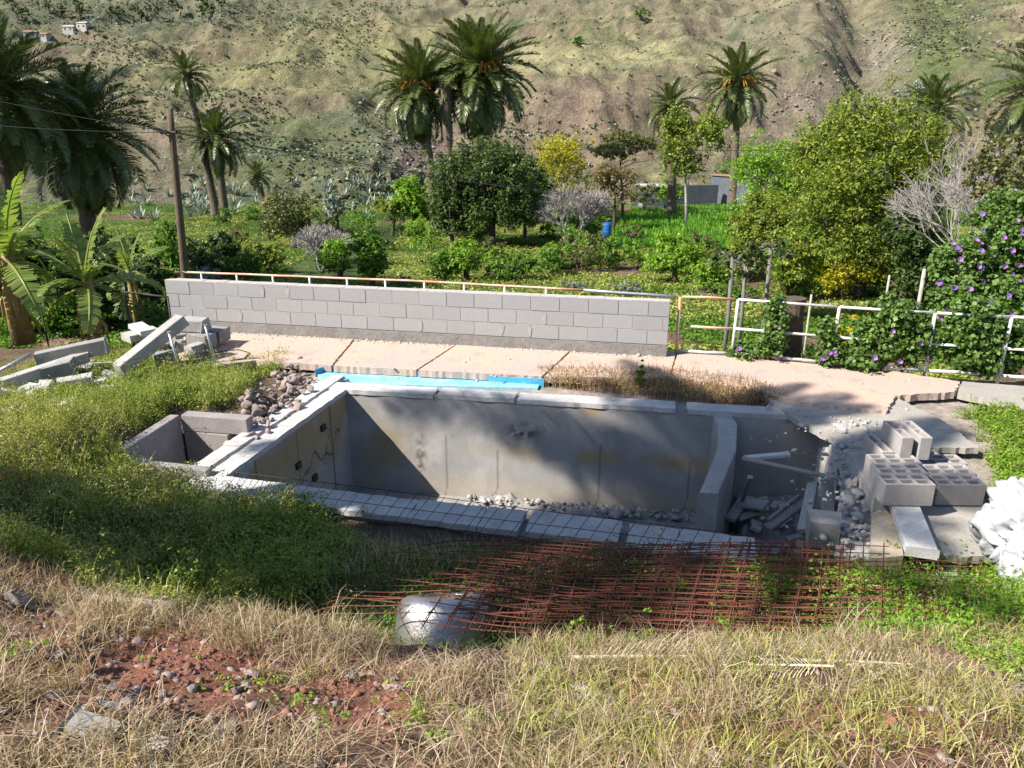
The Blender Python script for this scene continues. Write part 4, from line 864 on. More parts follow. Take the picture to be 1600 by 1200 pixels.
for q, (nl, wl) in {'far': (44, 0.085), 'near': (75, 0.05)}.items():
    FR[q] = [frond_mesh('frond', 1.0*3, c, nl, wl, 0.62, dp, 'palmleaf', i) for i, (c, dp) in enumerate(((0.5, .08), (1.0, .15), (1.5, .25), (2.0, .35)))]
FRD = frond_mesh('dead_frond', 3.0, 1.6, 40, 0.06, 0.5, 0.5, 'palmdead', 9)
def palm(base, top, crown_r, label, nf=60, q='far', trunk=(0.28, 0.2, 0.32), group=None, dead=4, fruit=False, elmin=-75, lean=None, windy=0.0, seed=0, densityup=1.0):
    r = random.Random(seed); base = Vector([float(c) for c in base]); top = Vector([float(c) for c in top]); e = empty('palm_tree', base, 0, label, 'palm tree', group)
    H = top-base; n = 22; pts = []; rs = []
    for i in range(n+1):
        t = i/n; pts.append(Vector((H.x*(t**1.3), H.y*(t**1.3), H.z*t))); rr = trunk[0]*(1-t)+trunk[1]*t
        if t > 0.86: rr = trunk[1]+(trunk[2]-trunk[1])*(t-0.86)/0.14
        if t < 0.05: rr *= 1.25
        rs.append(rr*(1+0.06*(i % 2)))
    MB().tube(pts, rs, 10).build('trunk', M['palmbark'], e, True)
    sc = crown_r/2.7
    for k in range(nf):
        t = (k+0.5)/nf; el = math.radians(82-(82-elmin)*(t**0.85)); az = k*2.39996+r.uniform(-.2, .2)
        vi = min(3, int(t*3.2)) if el > -0.3 else r.choice([1, 2]); me = FR[q][vi]
        o = link('frond', me, None, e, H+Vector((0, 0, -0.10*t*2*sc))); s = sc*r.uniform(.82, 1.08)*(0.8+0.25*min(1, t*3)); o.scale = (s, s, s)
        o.rotation_euler = (r.uniform(-.25, .25), -el+windy*0.3*math.cos(az), az+windy*0.5*math.sin(-az))
    for k in range(dead):
        o = link('dead_frond', FRD, None, e, H+Vector((0, 0, -.3*sc))); s = sc*r.uniform(.6, .8); o.scale = (s, s, s); o.rotation_euler = (0, math.radians(r.uniform(55, 80)), r.uniform(0, 6.28))
    if fruit:
        for k in range(9):
            az = r.uniform(0, 6.28); d = Vector((math.cos(az), math.sin(az), 0)); c = H+d*0.35*sc+Vector((0, 0, .1)); mb = MB()
            for j in range(7):
                dd = d+Vector((r.uniform(-.4, .4), r.uniform(-.4, .4), r.uniform(-.2, .3))); mb.tube([c, c+dd*0.45*sc, c+dd*0.8*sc+Vector((0, 0, -.45*sc))], [0.04, .07*sc, .02], 5)
            mb.build('fruit_stalk', M['fruit'], e)
    return e
def palm_px(ub, vb, ut, vt, Y, cpx, label, **k):
    Zt = Y*CP
    b = at(ub, vb, Y); b[2] = min(b[2], VG(b[0], b[1])) if vb < 600 else b[2]; b[2] = VG(b[0], Y)-0.1
    t_ = at(ut, vt, Y); Z_ = Y*CP-(t_[2]-CZ)*SP; palm(b, t_, cpx/2/F*Z_, label, **k); return b
PG = 'palm trees in the valley and on the terraces'
palm_px(682, 330, 655, 132, 60, 152, 'tall palm with orange fruit stalks, left one of the close pair in the middle', nf=92, fruit=True, trunk=(.29, .23, .36), seed=1, dead=3, elmin=-84)
palm_px(752, 300, 750, 104, 60, 180, 'tallest palm with orange fruit stalks, right one of the close pair in the middle', nf=98, fruit=True, trunk=(.29, .23, .38), seed=2, dead=3, elmin=-84)
b = at(708, 320, 58); t_ = at(695, 128, 58); e = empty('palm_stump', (b[0], b[1], VG(b[0], b[1])), 0, 'bare palm trunk without crown standing between the two tall middle palms', 'palm trunk')
H = Vector(t_)-Vector(e.location); MB().tube([H*(i/16) for i in range(17)], [.31-.06*min(1, i/8)+(0.12 if i > 9 else 0)*(1 if i % 2 else .8) for i in range(17)], 10).build('trunk', M['palmbark'], e)
for i in range(90):
    t = random.uniform(.62, 1.0); a = random.uniform(0, 6.28); c = H*t+Vector((math.cos(a)*.32, math.sin(a)*.32, 0)); 
    if i < 60: MB().tube([c, c+Vector((math.cos(a)*.12, math.sin(a)*.12, .18))], [.09, .03], 4).build('leaf_base', M['palmbark'], e)
palm_px(1149, 270, 1153, 125, 82, 125, 'single palm with bare trunk and orange fruit stalks above the slate wall', nf=50, fruit=True, trunk=(.42, .3, .5), seed=3, dead=3, elmin=-62)
palm_px(1052, 290, 1048, 163, 70, 92, 'short palm showing behind the yellow green tree', nf=38, trunk=(.4, .3, .45), seed=4, dead=1, fruit=False, elmin=-50)
palm_px(1462, 300, 1460, 168, 58, 125, 'palm crown rising just above the big yellow green tree', nf=34, trunk=(.4, .3, .4), seed=5, dead=0, elmin=-25)
palm_px(1640, 420, 1632, 130, 24, 190, 'palm at the right picture edge with only its hanging fronds in view', nf=60, q='near', trunk=(.3, .25, .35), seed=6, dead=3)
palm_px(338, 338, 290, 115, 66, 82, 'windswept palm with long thin curved trunk right of the utility pole', nf=34, trunk=(.35, .22, .38), seed=7, dead=1, windy=1.0, elmin=-40)
palm_px(352, 338, 337, 212, 66, 110, 'shorter full palm standing in front of the windswept one', nf=55, trunk=(.35, .28, .4), seed=8, dead=2, elmin=-60)
palm_px(412, 320, 402, 272, 78, 60, 'small young palm right of the utility pole at the foot of the hill', nf=30, trunk=(.3, .25, .4), seed=9, dead=2, elmin=-40)
palm_px(138, 400, 125, 195, 26, 232, 'large dark palm with hanging fronds near the left edge', nf=76, q='near', trunk=(.27, .22, .34), seed=10, dead=3)
palm_px(20, 420, -2, 132, 23, 235, 'large dark palm cut by the left picture edge', nf=80, q='near', trunk=(.3, .24, .36), seed=11, dead=3)
palm_px(-50, 420, -95, 200, 28, 230, 'palm outside the left edge with frond tips in view', nf=60, q='near', trunk=(.3, .24, .36), seed=12, dead=3)
# palms that stand beside the viewer, outside the picture, and shade the pool
def offpalm(x, y, z, cr, seed, label, nf=60):
    palm((x-0.4, y, gz(max(x, -38), y)), (x, y, z), cr, label, nf=nf, q='near', trunk=(.3, .25, .36), seed=seed, dead=3)
# ------------------------------------------------------------------ trees
def branchy(mb, p, d, L, r, depth, rnd, spread=0.6, n=3, minr=0.004):
    q = p+d*L; m = p+d*L*0.5+Vector((rnd.uniform(-1, 1), rnd.uniform(-1, 1), rnd.uniform(-.5, .5)))*L*0.08
    mb.tube([p, m, q], [r, r*0.85, r*0.7], 5 if r > 0.02 else 3, False)
    if depth == 0: return
    for k in range(n):
        nd_ = (d+Vector((rnd.uniform(-1, 1), rnd.uniform(-1, 1), rnd.uniform(-.6, 1)))*spread).normalized()
        branchy(mb, q if k else m.lerp(q, .6), nd_, L*rnd.uniform(.62, .85), max(r*0.62, minr), depth-1, rnd, spread, n, minr)
def tree(base, ctr, rad, leaf, label, n=5000, size=0.22, name='tree', cat='tree', seed=0, trunk=0.12, blobs=8, group=None, stems=1, gap=0.5, barkm='bark', clump=0.28, loose=1.0, skirt=False):
    r = np.random.RandomState(seed); rnd = random.Random(seed); base = np.array([float(a) for a in base]); ctr = np.array(ctr, float); rad = np.array(rad, float)
    e = empty(name, base, 0, label, cat, group); H = ctr-base
    B = []
    for k in range(blobs):
        d = unit(r.normal(size=(1, 3)))[0]; d[2] = d[2]*0.9+0.05; c = H+d*rad*0.58; B.append((c, rad*r.uniform(.38, .6)))
    B.append((H, rad*0.68))
    if skirt:
        for k in range(4): a = r.uniform(0, 6.28); B.append((H+rad*np.array([math.cos(a)*.5, math.sin(a)*.5, -.55]), rad*np.array([.45, .45, .38])))
    cl = []; cr = []
    per = 26; nc = max(8, n//per)
    for k in range(nc):
        c, q = B[r.randint(len(B))]; d = unit(r.normal(size=(1, 3)))[0]
        if d[2] < -0.45: d[2] = -d[2]*0.6
        cl.append(c+d*q*(r.uniform(gap, 1.0) if r.rand() > .10 else r.uniform(1.0, 1.28))); cr.append(np.full(3, min(rad)*clump*r.uniform(.4, 1.25)))
    V, Fq, R = cloud(np.array(cl), np.array(cr), per, size, 0.4, 0.5, 0.2)
    tone = np.repeat(r.uniform(-.28, .28, nc), per); R = np.clip(R*0.75+0.12+tone, 0, 1)
    o = link('crown', fast('crown', V, Fq, R), M['l_'+leaf], e); o['kind'] = 'stuff'
    mb = MB()
    for s in range(stems):
        o2 = Vector((rnd.uniform(-.15, .15)*(stems > 1), rnd.uniform(-.15, .15)*(stems > 1), 0)); top = Vector(H)+Vector((rnd.uniform(-.2, .2)*rad[0], 0, -rad[2]*0.3))
        mb.tube([o2+Vector((0, 0, -.3)), o2.lerp(top, .35)+Vector((rnd.uniform(-.1, .1), 0, 0)), o2.lerp(top, .7), top], [trunk*1.15, trunk, trunk*.75, trunk*.45], 8)
        for k in range(7):
            t = rnd.uniform(.4, .95); st = o2.lerp(top, t); d = Vector((rnd.uniform(-1, 1)*rad[0], rnd.uniform(-1, 1)*rad[1], rnd.uniform(0, .9)*rad[2]))*0.8; mb.tube([st, st+d*.5+Vector((0, 0, .1*rad[2])), st+d], [trunk*.4, trunk*.26, trunk*.1], 5)
    mb.build('trunk', M[barkm], e, True); return e
def tpx(uc, vt, vb, wpx, Y, leaf, label, base_v=None, **k):
    """tree whose crown spans vt..vb (pixels) around uc, width wpx, at distance Y"""
    c = at(uc, (vt+vb)/2, Y); Z_ = Y*CP-(c[2]-CZ)*SP; rx = wpx/2/F*Z_; rz = (vb-vt)/2/F*Z_/CP*0.98
    g = VG(c[0], Y) if Y > 13.2 else gz(c[0], Y)
    lowb = c[2]-rz
    tr_ = k.pop('trunky', False); k['skirt'] = not tr_
    rx *= 1.0 if tr_ else 1.10
    if not tr_: lowb = g+0.05*(c[2]+rz-g)
    if c[2]-rz > lowb or c[2]-rz < g: top_ = c[2]+rz; rz = max((top_-lowb)/2, 0.2); c[2] = lowb+rz
    return tree((c[0], Y, g), c, (rx, rx*0.9, rz), leaf, label, **k)
T = [ # uc, vt, vb, w, Y, leaf, label, opts
 (765, 222, 382, 185, 46, 'dark', 'big dense dark green tree right of the middle palms', dict(n=26000, size=.2, blobs=18, trunk=.3, clump=.2)),
 (705, 255, 372, 70, 45, 'dark', 'dark rounded tree joined to the left side of the big dense tree', dict(n=5000, size=.22)),
 (880, 206, 300, 100, 70, 'yellow', 'bright yellow leaved tree behind the big dense dark tree', dict(n=6000, size=.25)),
 (820, 262, 330, 90, 50, 'green', 'fresh green tree in front of the yellow one', dict(n=4000, size=.24)),
 (655, 268, 345, 80, 52, 'bright', 'bright green tree below the left middle palm', dict(n=4500, size=.24)),
 (978, 206, 262, 125, 66, 'olive', 'flat topped olive coloured tree in front of the hillside', dict(trunky=True, n=7000, size=.22, blobs=12)),
 (962, 255, 335, 80, 56, 'brown', 'tree with thin brownish foliage beside the grey bare tree', dict(trunky=True, n=3200, size=.2, loose=1)),
 (1082, 160, 300, 105, 60, 'yellowgreen', 'tall yellow green tree with a whitish trunk in front of the short palm', dict(trunky=True, n=8000, size=.24, barkm='barkpale', blobs=10)),
 (1048, 268, 330, 50, 58, 'bright', 'small yellow green bush beside the white roofed hut', dict(n=2200, size=.22)),
 (455, 285, 385, 95, 44, 'olive', 'loose dark olive tree above the left part of the wall', dict(n=3800, size=.2)),
 (528, 305, 350, 60, 42, 'grey', 'sparse greyish tree left of the yellowish fruit tree', dict(trunky=True, n=1200, size=.18)),
 (612, 305, 345, 72, 52, 'yellowgreen', 'small yellowish fruit tree with bare trunk on open ground', dict(trunky=True, n=2600, size=.2)),
 (578, 335, 432, 62, 29, 'green', 'taller dark green citrus tree just above the wall', dict(n=5200, size=.14)),
 (528, 375, 440, 64, 26.5, 'bright', 'low bright green citrus bush just above the wall', dict(n=4200, size=.12)),
 (416, 368, 428, 66, 28, 'yellowgreen', 'rounded yellowish bush above the wall near its left third', dict(n=4000, size=.12)),
 (352, 362, 425, 60, 30, 'dark', 'dark bush between the pole and the yellowish bush', dict(n=3200, size=.16)),
 (730, 375, 440, 70, 28, 'bright', 'bright green citrus bush above the middle of the wall', dict(n=4000, size=.12)),
 (874, 372, 420, 70, 36, 'bright', 'wide low bright bush below the grey bare tree', dict(n=3600, size=.15)),
 (1052, 362, 445, 88, 27, 'bright', 'bright green bush above the right end of the wall', dict(n=6500, size=.13)),
 (1160, 440, 475, 90, 22, 'green', 'low green bush behind the fence corner', dict(n=2500, size=.1)),
 (1215, 205, 440, 145, 34, 'bright', 'tall green tree left of the big yellow green tree', dict(n=26000, size=.12, blobs=16, trunk=.14, clump=.2)),
 (1178, 290, 420, 75, 31, 'yellowgreen', 'lighter green young tree at the left foot of the tall green tree', dict(n=3000, size=.15)),
 (1365, 148, 400, 235, 27, 'yellowgreen', 'biggest yellow green tree with dense crown on the right', dict(n=44000, size=.12, blobs=24, trunk=.2, clump=.17)),
 (1425, 300, 455, 110, 24, 'dark', 'dark shaded tree under the biggest yellow green tree', dict(n=7000, size=.15)),
 (1330, 385, 470, 130, 21, 'yellow', 'yellowish bush at the foot of the biggest yellow green tree', dict(n=6500, size=.10)),
 (1270, 520, 545, 60, 13.6, 'yellowgreen', 'small yellow green shrub behind the fence by the stump', dict(n=900, size=.06)),
 (1330, 480, 530, 60, 14.0, 'yellow', 'yellow green shrub behind the fence between two vine clumps', dict(n=1800, size=.06)),
 (1195, 300, 450, 120, 31, 'yellowgreen', 'broad leafy tree filling the lower left of the right hand grove', dict(n=15000, size=.12, blobs=12, clump=.2)),
 (1250, 360, 465, 110, 26, 'bright', 'bright leafy bush at the foot of the right hand grove', dict(n=9000, size=.11)),
 (1275, 235, 440, 120, 34, 'green', 'green tree filling the gap left of the biggest yellow green tree', dict(n=20000, size=.13, blobs=14, clump=.2)),
 (1300, 190, 300, 110, 30, 'yellowgreen', 'yellow green upper tree shoulder left of the biggest one', dict(n=9000, size=.13, blobs=8, trunky=True)),
 (1445, 175, 330, 110, 29, 'olive', 'olive tree joined to the right of the biggest yellow green tree', dict(n=11000, size=.13, blobs=10)),
 (1240, 350, 470, 90, 23, 'yellowgreen', 'young yellow green tree in front of the tall green tree', dict(n=8000, size=.11)),
 (1400, 400, 470, 120, 19, 'green', 'broad green bush under the dark shaded tree', dict(n=7000, size=.1)),
 (1480, 430, 480, 120, 17, 'dark', 'dark bush behind the second vine clump', dict(n=6000, size=.1)),
 (700, 285, 345, 60, 50, 'yellowgreen', 'yellow green tree between the two tall middle palms', dict(n=3500, size=.2)),
 (925, 330, 372, 50, 50, 'green', 'low green bush left of the blue barrel', dict(n=2200, size=.16)),
 (1005, 285, 330, 50, 64, 'olive', 'olive bush left of the hut', dict(n=1800, size=.2)),
 (1140, 245, 300, 60, 74, 'green', 'green bush in front of the slate wall', dict(n=2400, size=.22)),
 (320, 380, 440, 80, 24, 'dark', 'dark low bush right of the utility pole foot', dict(n=5000, size=.12)),
 (375, 395, 440, 60, 26, 'green', 'green low bush between pole and yellowish bush', dict(n=3500, size=.12)),
 (150, 360, 470, 120, 22, 'dark', 'dark dense tree behind the shorter banana plant', dict(n=9000, size=.14)),
 (20, 340, 500, 120, 21, 'dark', 'dark dense tree behind the taller banana plant', dict(n=9000, size=.14)),
 (110, 440, 520, 130, 16.5, 'green', 'green bush between the two banana plants', dict(n=7000, size=.09)),
 (245, 455, 515, 70, 14.8, 'vine', 'leafy bush spilling round the left end of the wall', dict(n=5000, size=.08)),
 (690, 395, 440, 60, 30, 'green', 'dark green low bush left of the middle citrus bush', dict(n=2600, size=.12)),
 (800, 395, 440, 90, 30, 'green', 'spreading green bush right of the middle citrus bush', dict(n=3600, size=.12)),
 (1110, 400, 455, 80, 25, 'bright', 'lush green bush left of the papaya stems', dict(n=4200, size=.11)),
 (500, 330, 400, 50, 38, 'olive', 'thin olive tree behind the citrus trees', dict(n=1800, size=.16, trunky=True)),
 (255, 335, 425, 90, 22, 'green', 'leafy green tree directly behind the utility pole', dict(n=4200, size=.16)),
 (205, 345, 440, 80, 20, 'dark', 'dark leafy tree left of the utility pole', dict(n=4500, size=.15)),
 (75, 400, 500, 130, 18.5, 'green', 'dense green bush behind the banana plants', dict(n=6500, size=.12)),
 (210, 420, 500, 130, 16.5, 'green', 'green shrub hanging over the left end of the wall', dict(n=6500, size=.09)),
 (905, 57, 72, 28, 0, 'green', 'rounder left one of two lone dark green bushes high on the hill', dict(n=900, size=.35, trunk=.1)),
 (1003, 14, 32, 26, 0, 'green', 'right one of two lone dark green bushes high on the hill', dict(n=900, size=.35, trunk=.1)),
 (1430, 130, 175, 50, 0, 'grey', 'greyish bush on the slope above the big yellow green tree', dict(n=900, size=.35, trunk=.1)),
 (650, 350, 378, 40, 48, 'green', 'small round green bush on the weedy ground below the palms', dict(n=1500, size=.16)),
 (985, 350, 378, 55, 47, 'olive', 'thin olive bush at the corner of the green field', dict(n=1500, size=.14)),
 (1095, 378, 415, 60, 38, 'yellowgreen', 'yellowish reed like bush in front of the green field', dict(n=1800, size=.14)),
 (895, 438, 455, 46, 24, 'grey', 'left one of two low silvery grey bushes behind the wall', dict(n=1500, size=.08)),
 (985, 440, 462, 52, 22, 'grey', 'right one of two low silvery grey bushes behind the wall', dict(n=1500, size=.08)),
 (630, 432, 448, 50, 24, 'grey', 'low silvery bush left of the citrus bush behind the wall', dict(n=1200, size=.08)),
]
for i, (uc, vt, vb, w, Y, leaf, lab, op) in enumerate(T):
    nm = 'bush' if 'bush' in lab or 'shrub' in lab else 'tree'
    if Y == 0 or (nm == 'bush' and Y > 15):
        h = hit(uc, vb); Y = float(h[1]) if h is not None else (Y or 150)
    tpx(uc, vt, vb, w, Y, leaf, lab, name=nm, cat=nm, seed=50+i, **{k: v for k, v in op.items()})
r_ = random.Random(123)
for k in range(34):
    u_ = r_.uniform(310, 1130); v_ = r_.uniform(345, 432)
    if 960 < u_ and v_ < 395: continue
    h = hit(u_, v_)
    if h is None: continue
    w = r_.uniform(.7, 1.5); lf = r_.choice(['green', 'green', 'dark', 'olive', 'bright']); tree(h, h+np.array([0, 0, w*.75]), (w, w*.9, w*.8), lf, ('small ' if w < 1.1 else 'broad ')+lf+(' leaved shrub ' if lf in ('dark', 'bright', 'green') else ' coloured shrub ')+('right of the utility pole' if u_ < 500 else 'below the middle palms' if u_ < 680 else 'in front of the dense dark tree' if u_ < 860 else 'near the blue barrel' if u_ < 1000 else 'above the right end of the wall')+(', close to the wall' if v_ > 395 else ', farther back'), n=1500, size=.13, name='shrub', cat='shrub', seed=600+k, trunk=.04, blobs=5, group='small shrubs in the garden behind the wall', skirt=True)
# bare trees
def bare(base, H, seed, label, r0=0.1, depth=5, n=4, L0=None, minr=0.012, spread=0.65):
    e = empty('bare_tree', base, 0, label, 'bare tree'); rnd = random.Random(seed); mb = MB(); L = L0 or H*0.28
    for k in range(3): branchy(mb, Vector((0, 0, -.1)), Vector((rnd.uniform(-.6, .6), rnd.uniform(-.5, .5), 1)).normalized(), L, r0, depth, rnd, spread, n, minr)
    mb.build('branches', M['twig'], e)
b = at(893, 368, 44); bare((b[0], b[1], VG(b[0], b[1])), 4.4, 3, 'grey bare tree with dense twigs in front of the big dark tree', 0.09, 5, 4, 1.15, 0.010)
b = at(1515, 400, 20); bare((b[0]-.2, b[1], VG(b[0], b[1])), 6, 5, 'grey leafless tangle of branches above the flowering vines at right', 0.05, 5, 4, 1.6, 0.005, 0.8)
b = at(500, 400, 34); bare((b[0], b[1], VG(b[0], b[1])), 3, 8, 'small grey bare shrub left of the citrus trees', 0.05, 4, 4, .8, 0.012, 0.8)
b = at(300, 400, 26); bare((b[0], b[1], VG(b[0], b[1])), 2.4, 9, 'small twiggy bare shrub right of the utility pole', 0.04, 4, 4, .5, 0.009, 0.8)
# ------------------------------------------------------------------ papaya stems behind the fence, stump
def papaya(u_, vb, vt, Y, lab, seed, nl=12):
    g = at(u_, vb, Y); t_ = at(u_, vt, Y); b = Vector((g[0], g[1], VG(g[0], Y))); e = empty('papaya_tree', b, 0, lab, 'papaya tree', 'slim papaya stems behind the fence'); H = Vector((0, 0, t_[2]-b.z)); rnd = random.Random(seed)
    MB().tube([H*0, H*.5+Vector((.03, 0, 0)), H], [.06, .05, .04], 8).build('trunk', M['papstem'], e, True)
    for k in range(nl):
        a = k*2.4; d = Vector((math.cos(a), math.sin(a), 0)); c = H+d*.3+Vector((0, 0, rnd.uniform(-.25, .12)))
        V, Fq, R = cloud(np.array([c+d*.12]), np.array([[.2, .2, .16]]), 22, .16, .2, .4, .1); o = link('leaf', fast('leaf', V, Fq, R*.6), M['l_olive' if k % 2 else 'l_dark'], e)
        MB().tube([H, c], .01, 3).build('stalk', M['twig'], e)
papaya(1135, 505, 400, 17, 'leftmost slim grey papaya stem behind the fence', 1); papaya(1157, 495, 415, 18, 'second slim papaya stem behind the fence with drooping leaves', 2); papaya(1192, 500, 385, 17.5, 'rightmost slim papaya stem behind the fence', 3)
s = P(1252, 565, 0); e = empty('tree_stump', (s[0], s[1]+0.55, -1.2), 0, 'thick cut tree stump behind the pipe fence', 'stump')
MB().tube([(0, 0, 0), (0.0, 0, 1.1), (-.02, 0, 1.9), (-.03, 0, 2.15)], [.26, .19, .17, .19], 14).build('trunk', M['bark'], e)
for nm, (u_, vb, vt) in {'leftmost thin white stake': (1268, 520, 460), 'middle thin white stake': (1390, 470, 430), 'thick pale stake': (1445, 480, 420)}.items():
    t_ = at(u_, vt, 14.2); MB(); tubething('stake', (t_[0], t_[1], -1.4), t_, 0.035 if 'thick' in nm else .02, 'barkpale', nm+' standing behind the fence on the right', 'stake')
# ------------------------------------------------------------------ flowering vines
flm = None
def flower_mesh():
    mb = MB(); vs = [(0, 0, -.02)]+[(math.cos(a)*(.05 if i % 2 else .042), math.sin(a)*(.05 if i % 2 else .042), .02) for i, a in enumerate([k*math.pi/5 for k in range(10)])]
    me = mb.add(vs, [(0, i+1, (i+1) % 10+1) for i in range(10)]).mesh('flower'); a = me.attributes.new('rnd', 'FLOAT', 'FACE'); a.data.foreach_set('value', [random.random() for _ in me.polygons]); me.materials.append(M['l_purple']); return me
flm = [flower_mesh() for _ in range(4)]
def vine(blobs, label, n, size, nfl, seed, leaf='vine', cat='vine', fs=1.0):
    """blobs: world centre + radii"""
    r = np.random.RandomState(seed); c0 = np.array(blobs[0][0]); base = (c0[0], c0[1], -0.05); e = empty('flowering_vine', base, 0, label, cat)
    wt = np.array([b[1][0]*b[1][2] for b in blobs]); wt = wt/wt.sum(); cl = []; 
    nc = n//16
    for k in range(nc):
        c, q = blobs[r.choice(len(blobs), p=wt)]; d = unit(r.normal(size=(1, 3)))[0]; cl.append(np.array(c)+d*np.array(q)*r.uniform(.55, 1.0)-np.array(base))
    cl = np.array(cl); V, Fq, R = cloud(cl, np.full((nc, 3), size*1.6), 16, size, .15, .85, .2); o = link('foliage', fast('foliage', V, Fq, R), M['l_'+leaf], e); o['kind'] = 'stuff'
    for k in range(nfl):
        c, q = blobs[r.choice(len(blobs), p=wt)]; d = unit(r.normal(size=(1, 3)))[0]; d[1] = -abs(d[1])-.3; d = d/np.linalg.norm(d); p = np.array(c)+d*np.array(q)*1.06-np.array(base)
        f = link('flower', flm[k % 4], None, e, p); f.rotation_euler = Vector(d+np.array([0, -.3, .3])).to_track_quat('Z', 'Y').to_euler(); s_ = r.uniform(.6, 1.1)*fs; f.scale = (s_, s_, s_)
def vb(u_, v_, Y, wpx, hpx, dy=.6): c = at(u_, v_, Y); Z_ = Y*CP-(c[2]-CZ)*SP; return (c, (wpx/2/F*Z_, dy*wpx/2/F*Z_+.1, hpx/2/F*Z_/CP))
fy = lambda u_: float(np.interp(u_, [1057, 1143, 1297, 1445, 1560, 1720], [p[1] for p in fb]))
vine([vb(1212, 490, fy(1212)+.05, 34, 60), vb(1208, 530, fy(1208), 44, 70), vb(1165, 555, fy(1165)+.05, 60, 36)], 'slim vine clump climbing the fence left of the stump', 3600, .065, 3, 1)
vine([vb(1292, 520, fy(1292), 26, 40), vb(1296, 552, fy(1296), 36, 46)], 'small vine clump with purple flowers on the post right of the stump', 1700, .065, 5, 2)
vine([vb(1395, 500, fy(1395)+.16, 82, 76), vb(1375, 535, fy(1375)+.16, 95, 90), vb(1425, 530, fy(1425)+.16, 80, 100), vb(1350, 565, fy(1350)-.05, 70, 40)], 'large round vine clump with purple flowers hanging over the fence', 9500, .07, 9, 3)
vine([vb(1510, 505, fy(1510)+.16, 70, 80), vb(1525, 550, fy(1525)+.16, 95, 80), vb(1540, 515, fy(1540)+.16, 60, 80)], 'second large vine clump hanging over the fence further right', 7500, .07, 4, 4)
vine([vb(1585, 545, fy(1585)+.3, 60, 80), vb(1640, 545, fy(1620)+.3, 90, 90)], 'vine clump on the fence at the right picture edge', 4500, .07, 2, 5)
vine([vb(1500, 420, 13.6, 90, 90), vb(1560, 400, 13.8, 110, 120), vb(1620, 400, 13.8, 120, 200), vb(1575, 340, 14.3, 110, 80), vb(1500, 470, 13.2, 100, 60), vb(1590, 470, 13.0, 120, 70)], 'high bank of vines covered with purple flowers behind the right fence', 22000, .08, 120, 6, fs=1.2)
vine([vb(1570, 270, 19, 120, 110), vb(1640, 300, 18, 130, 160)], 'brownish green tangle under the right edge palm', 7000, .09, 4, 7, leaf='olive')
# ------------------------------------------------------------------ banana plants
def banana_leaf(L, Wd, curve, seed):
    r = np.random.RandomState(seed); n = 34; V = []; Fq = []; ang = 0; p = np.array([0., 0., 0.]); pts = []
    for i in range(n+1): pts.append((p.copy(), ang)); p = p+np.array([math.cos(ang), 0, -math.sin(ang)])*L/n; ang += curve/n*(0.3+1.4*i/n)
    for i in range(3, n):
        t = i/n; w = Wd*(math.sin(math.pi*min(1, t*0.93+0.05))**0.5)*r.uniform(.8, 1.05); a, an = pts[i]; b_, _ = pts[min(i+1, n)]; b_ = a+(b_-a)*0.93
        for s in (-1, 1):
            dr_ = r.uniform(.1, .5); tip = np.array([w*.25, s*w*math.cos(dr_), -w*math.sin(dr_)]); o = len(V); V += [a, b_, b_+tip, a+tip*1.0]; Fq.append([o, o+1, o+2, o+3] if s > 0 else [o+3, o+2, o+1, o])
    mb = MB(); mb.tube([tuple(q[0]) for q in pts], [.028*(1-.85*i/n)+.003 for i in range(n+1)], 4, False); nn = len(V)
    V = np.array(V); Fq = np.array(Fq); return join([(V, Fq, r.uniform(.1, .8, len(Fq))), (np.array(mb.v), np.array(mb.f), np.full(len(mb.f), 1.0))])
BLM = []
for k in range(5):
    V, Fq, R = banana_leaf(1.35, .2, (.5, .9, 1.3, 1.7, 2.2)[k], k); me = fast('leaf', V, Fq, R); me.materials.append(M['bananaleaf']); BLM.append(me)
def banana(u_, v_, zb, H, lab, nl=11, seed=0, sc=1.0, rr=.1):
    b = P(u_, v_, zb); e = empty('banana_plant', b, 0, lab, 'banana plant'); rnd = random.Random(seed)
    MB().tube([(0, 0, -.2), (rnd.uniform(-.04, .04), 0, H*.5), (rnd.uniform(-.05, .05), 0, H)], [rr*1.3, rr, rr*.6], 10).build('trunk', M['banana'], e, True)
    for k in range(6):
        a = rnd.uniform(0, 6.28); z0 = rnd.uniform(.2, .9)*H; d = Vector((math.cos(a), math.sin(a), 0)); MB().tube([d*rr*.9+Vector((0, 0, z0)), d*rr*1.6+Vector((0, 0, z0-.15)), d*rr*1.8+Vector((0, 0, z0-.45))], [.03, .05, .015], 4).build('dry_sheath', M['banana'], e)
    for k in range(nl):
        t = k/nl; el = math.radians(78-95*t); o = link('leaf', BLM[min(4, int(t*5))], None, e, (0, 0, H*0.96-.15*t)); s_ = sc*rnd.uniform(.85, 1.1); o.scale = (s_, s_, s_); o.rotation_euler = (rnd.uniform(-.4, .4), -el, k*2.4+rnd.uniform(-.3, .3))
banana(35, 520, 0, 1.5, 'taller banana plant with thick golden stem at the left edge', 13, 1, 1.25, .16)
banana(148, 520, 0, 1.05, 'shorter banana plant with pale stem left of the block wall', 13, 2, 1.0, .12)
banana(-20, 500, 0, 1.6, 'banana plant outside the left edge with leaves in view', 11, 3, 1.2, .15)
banana(215, 500, -.6, 1.2, 'small banana plant behind the rubble heap', 9, 4, .75, .08)
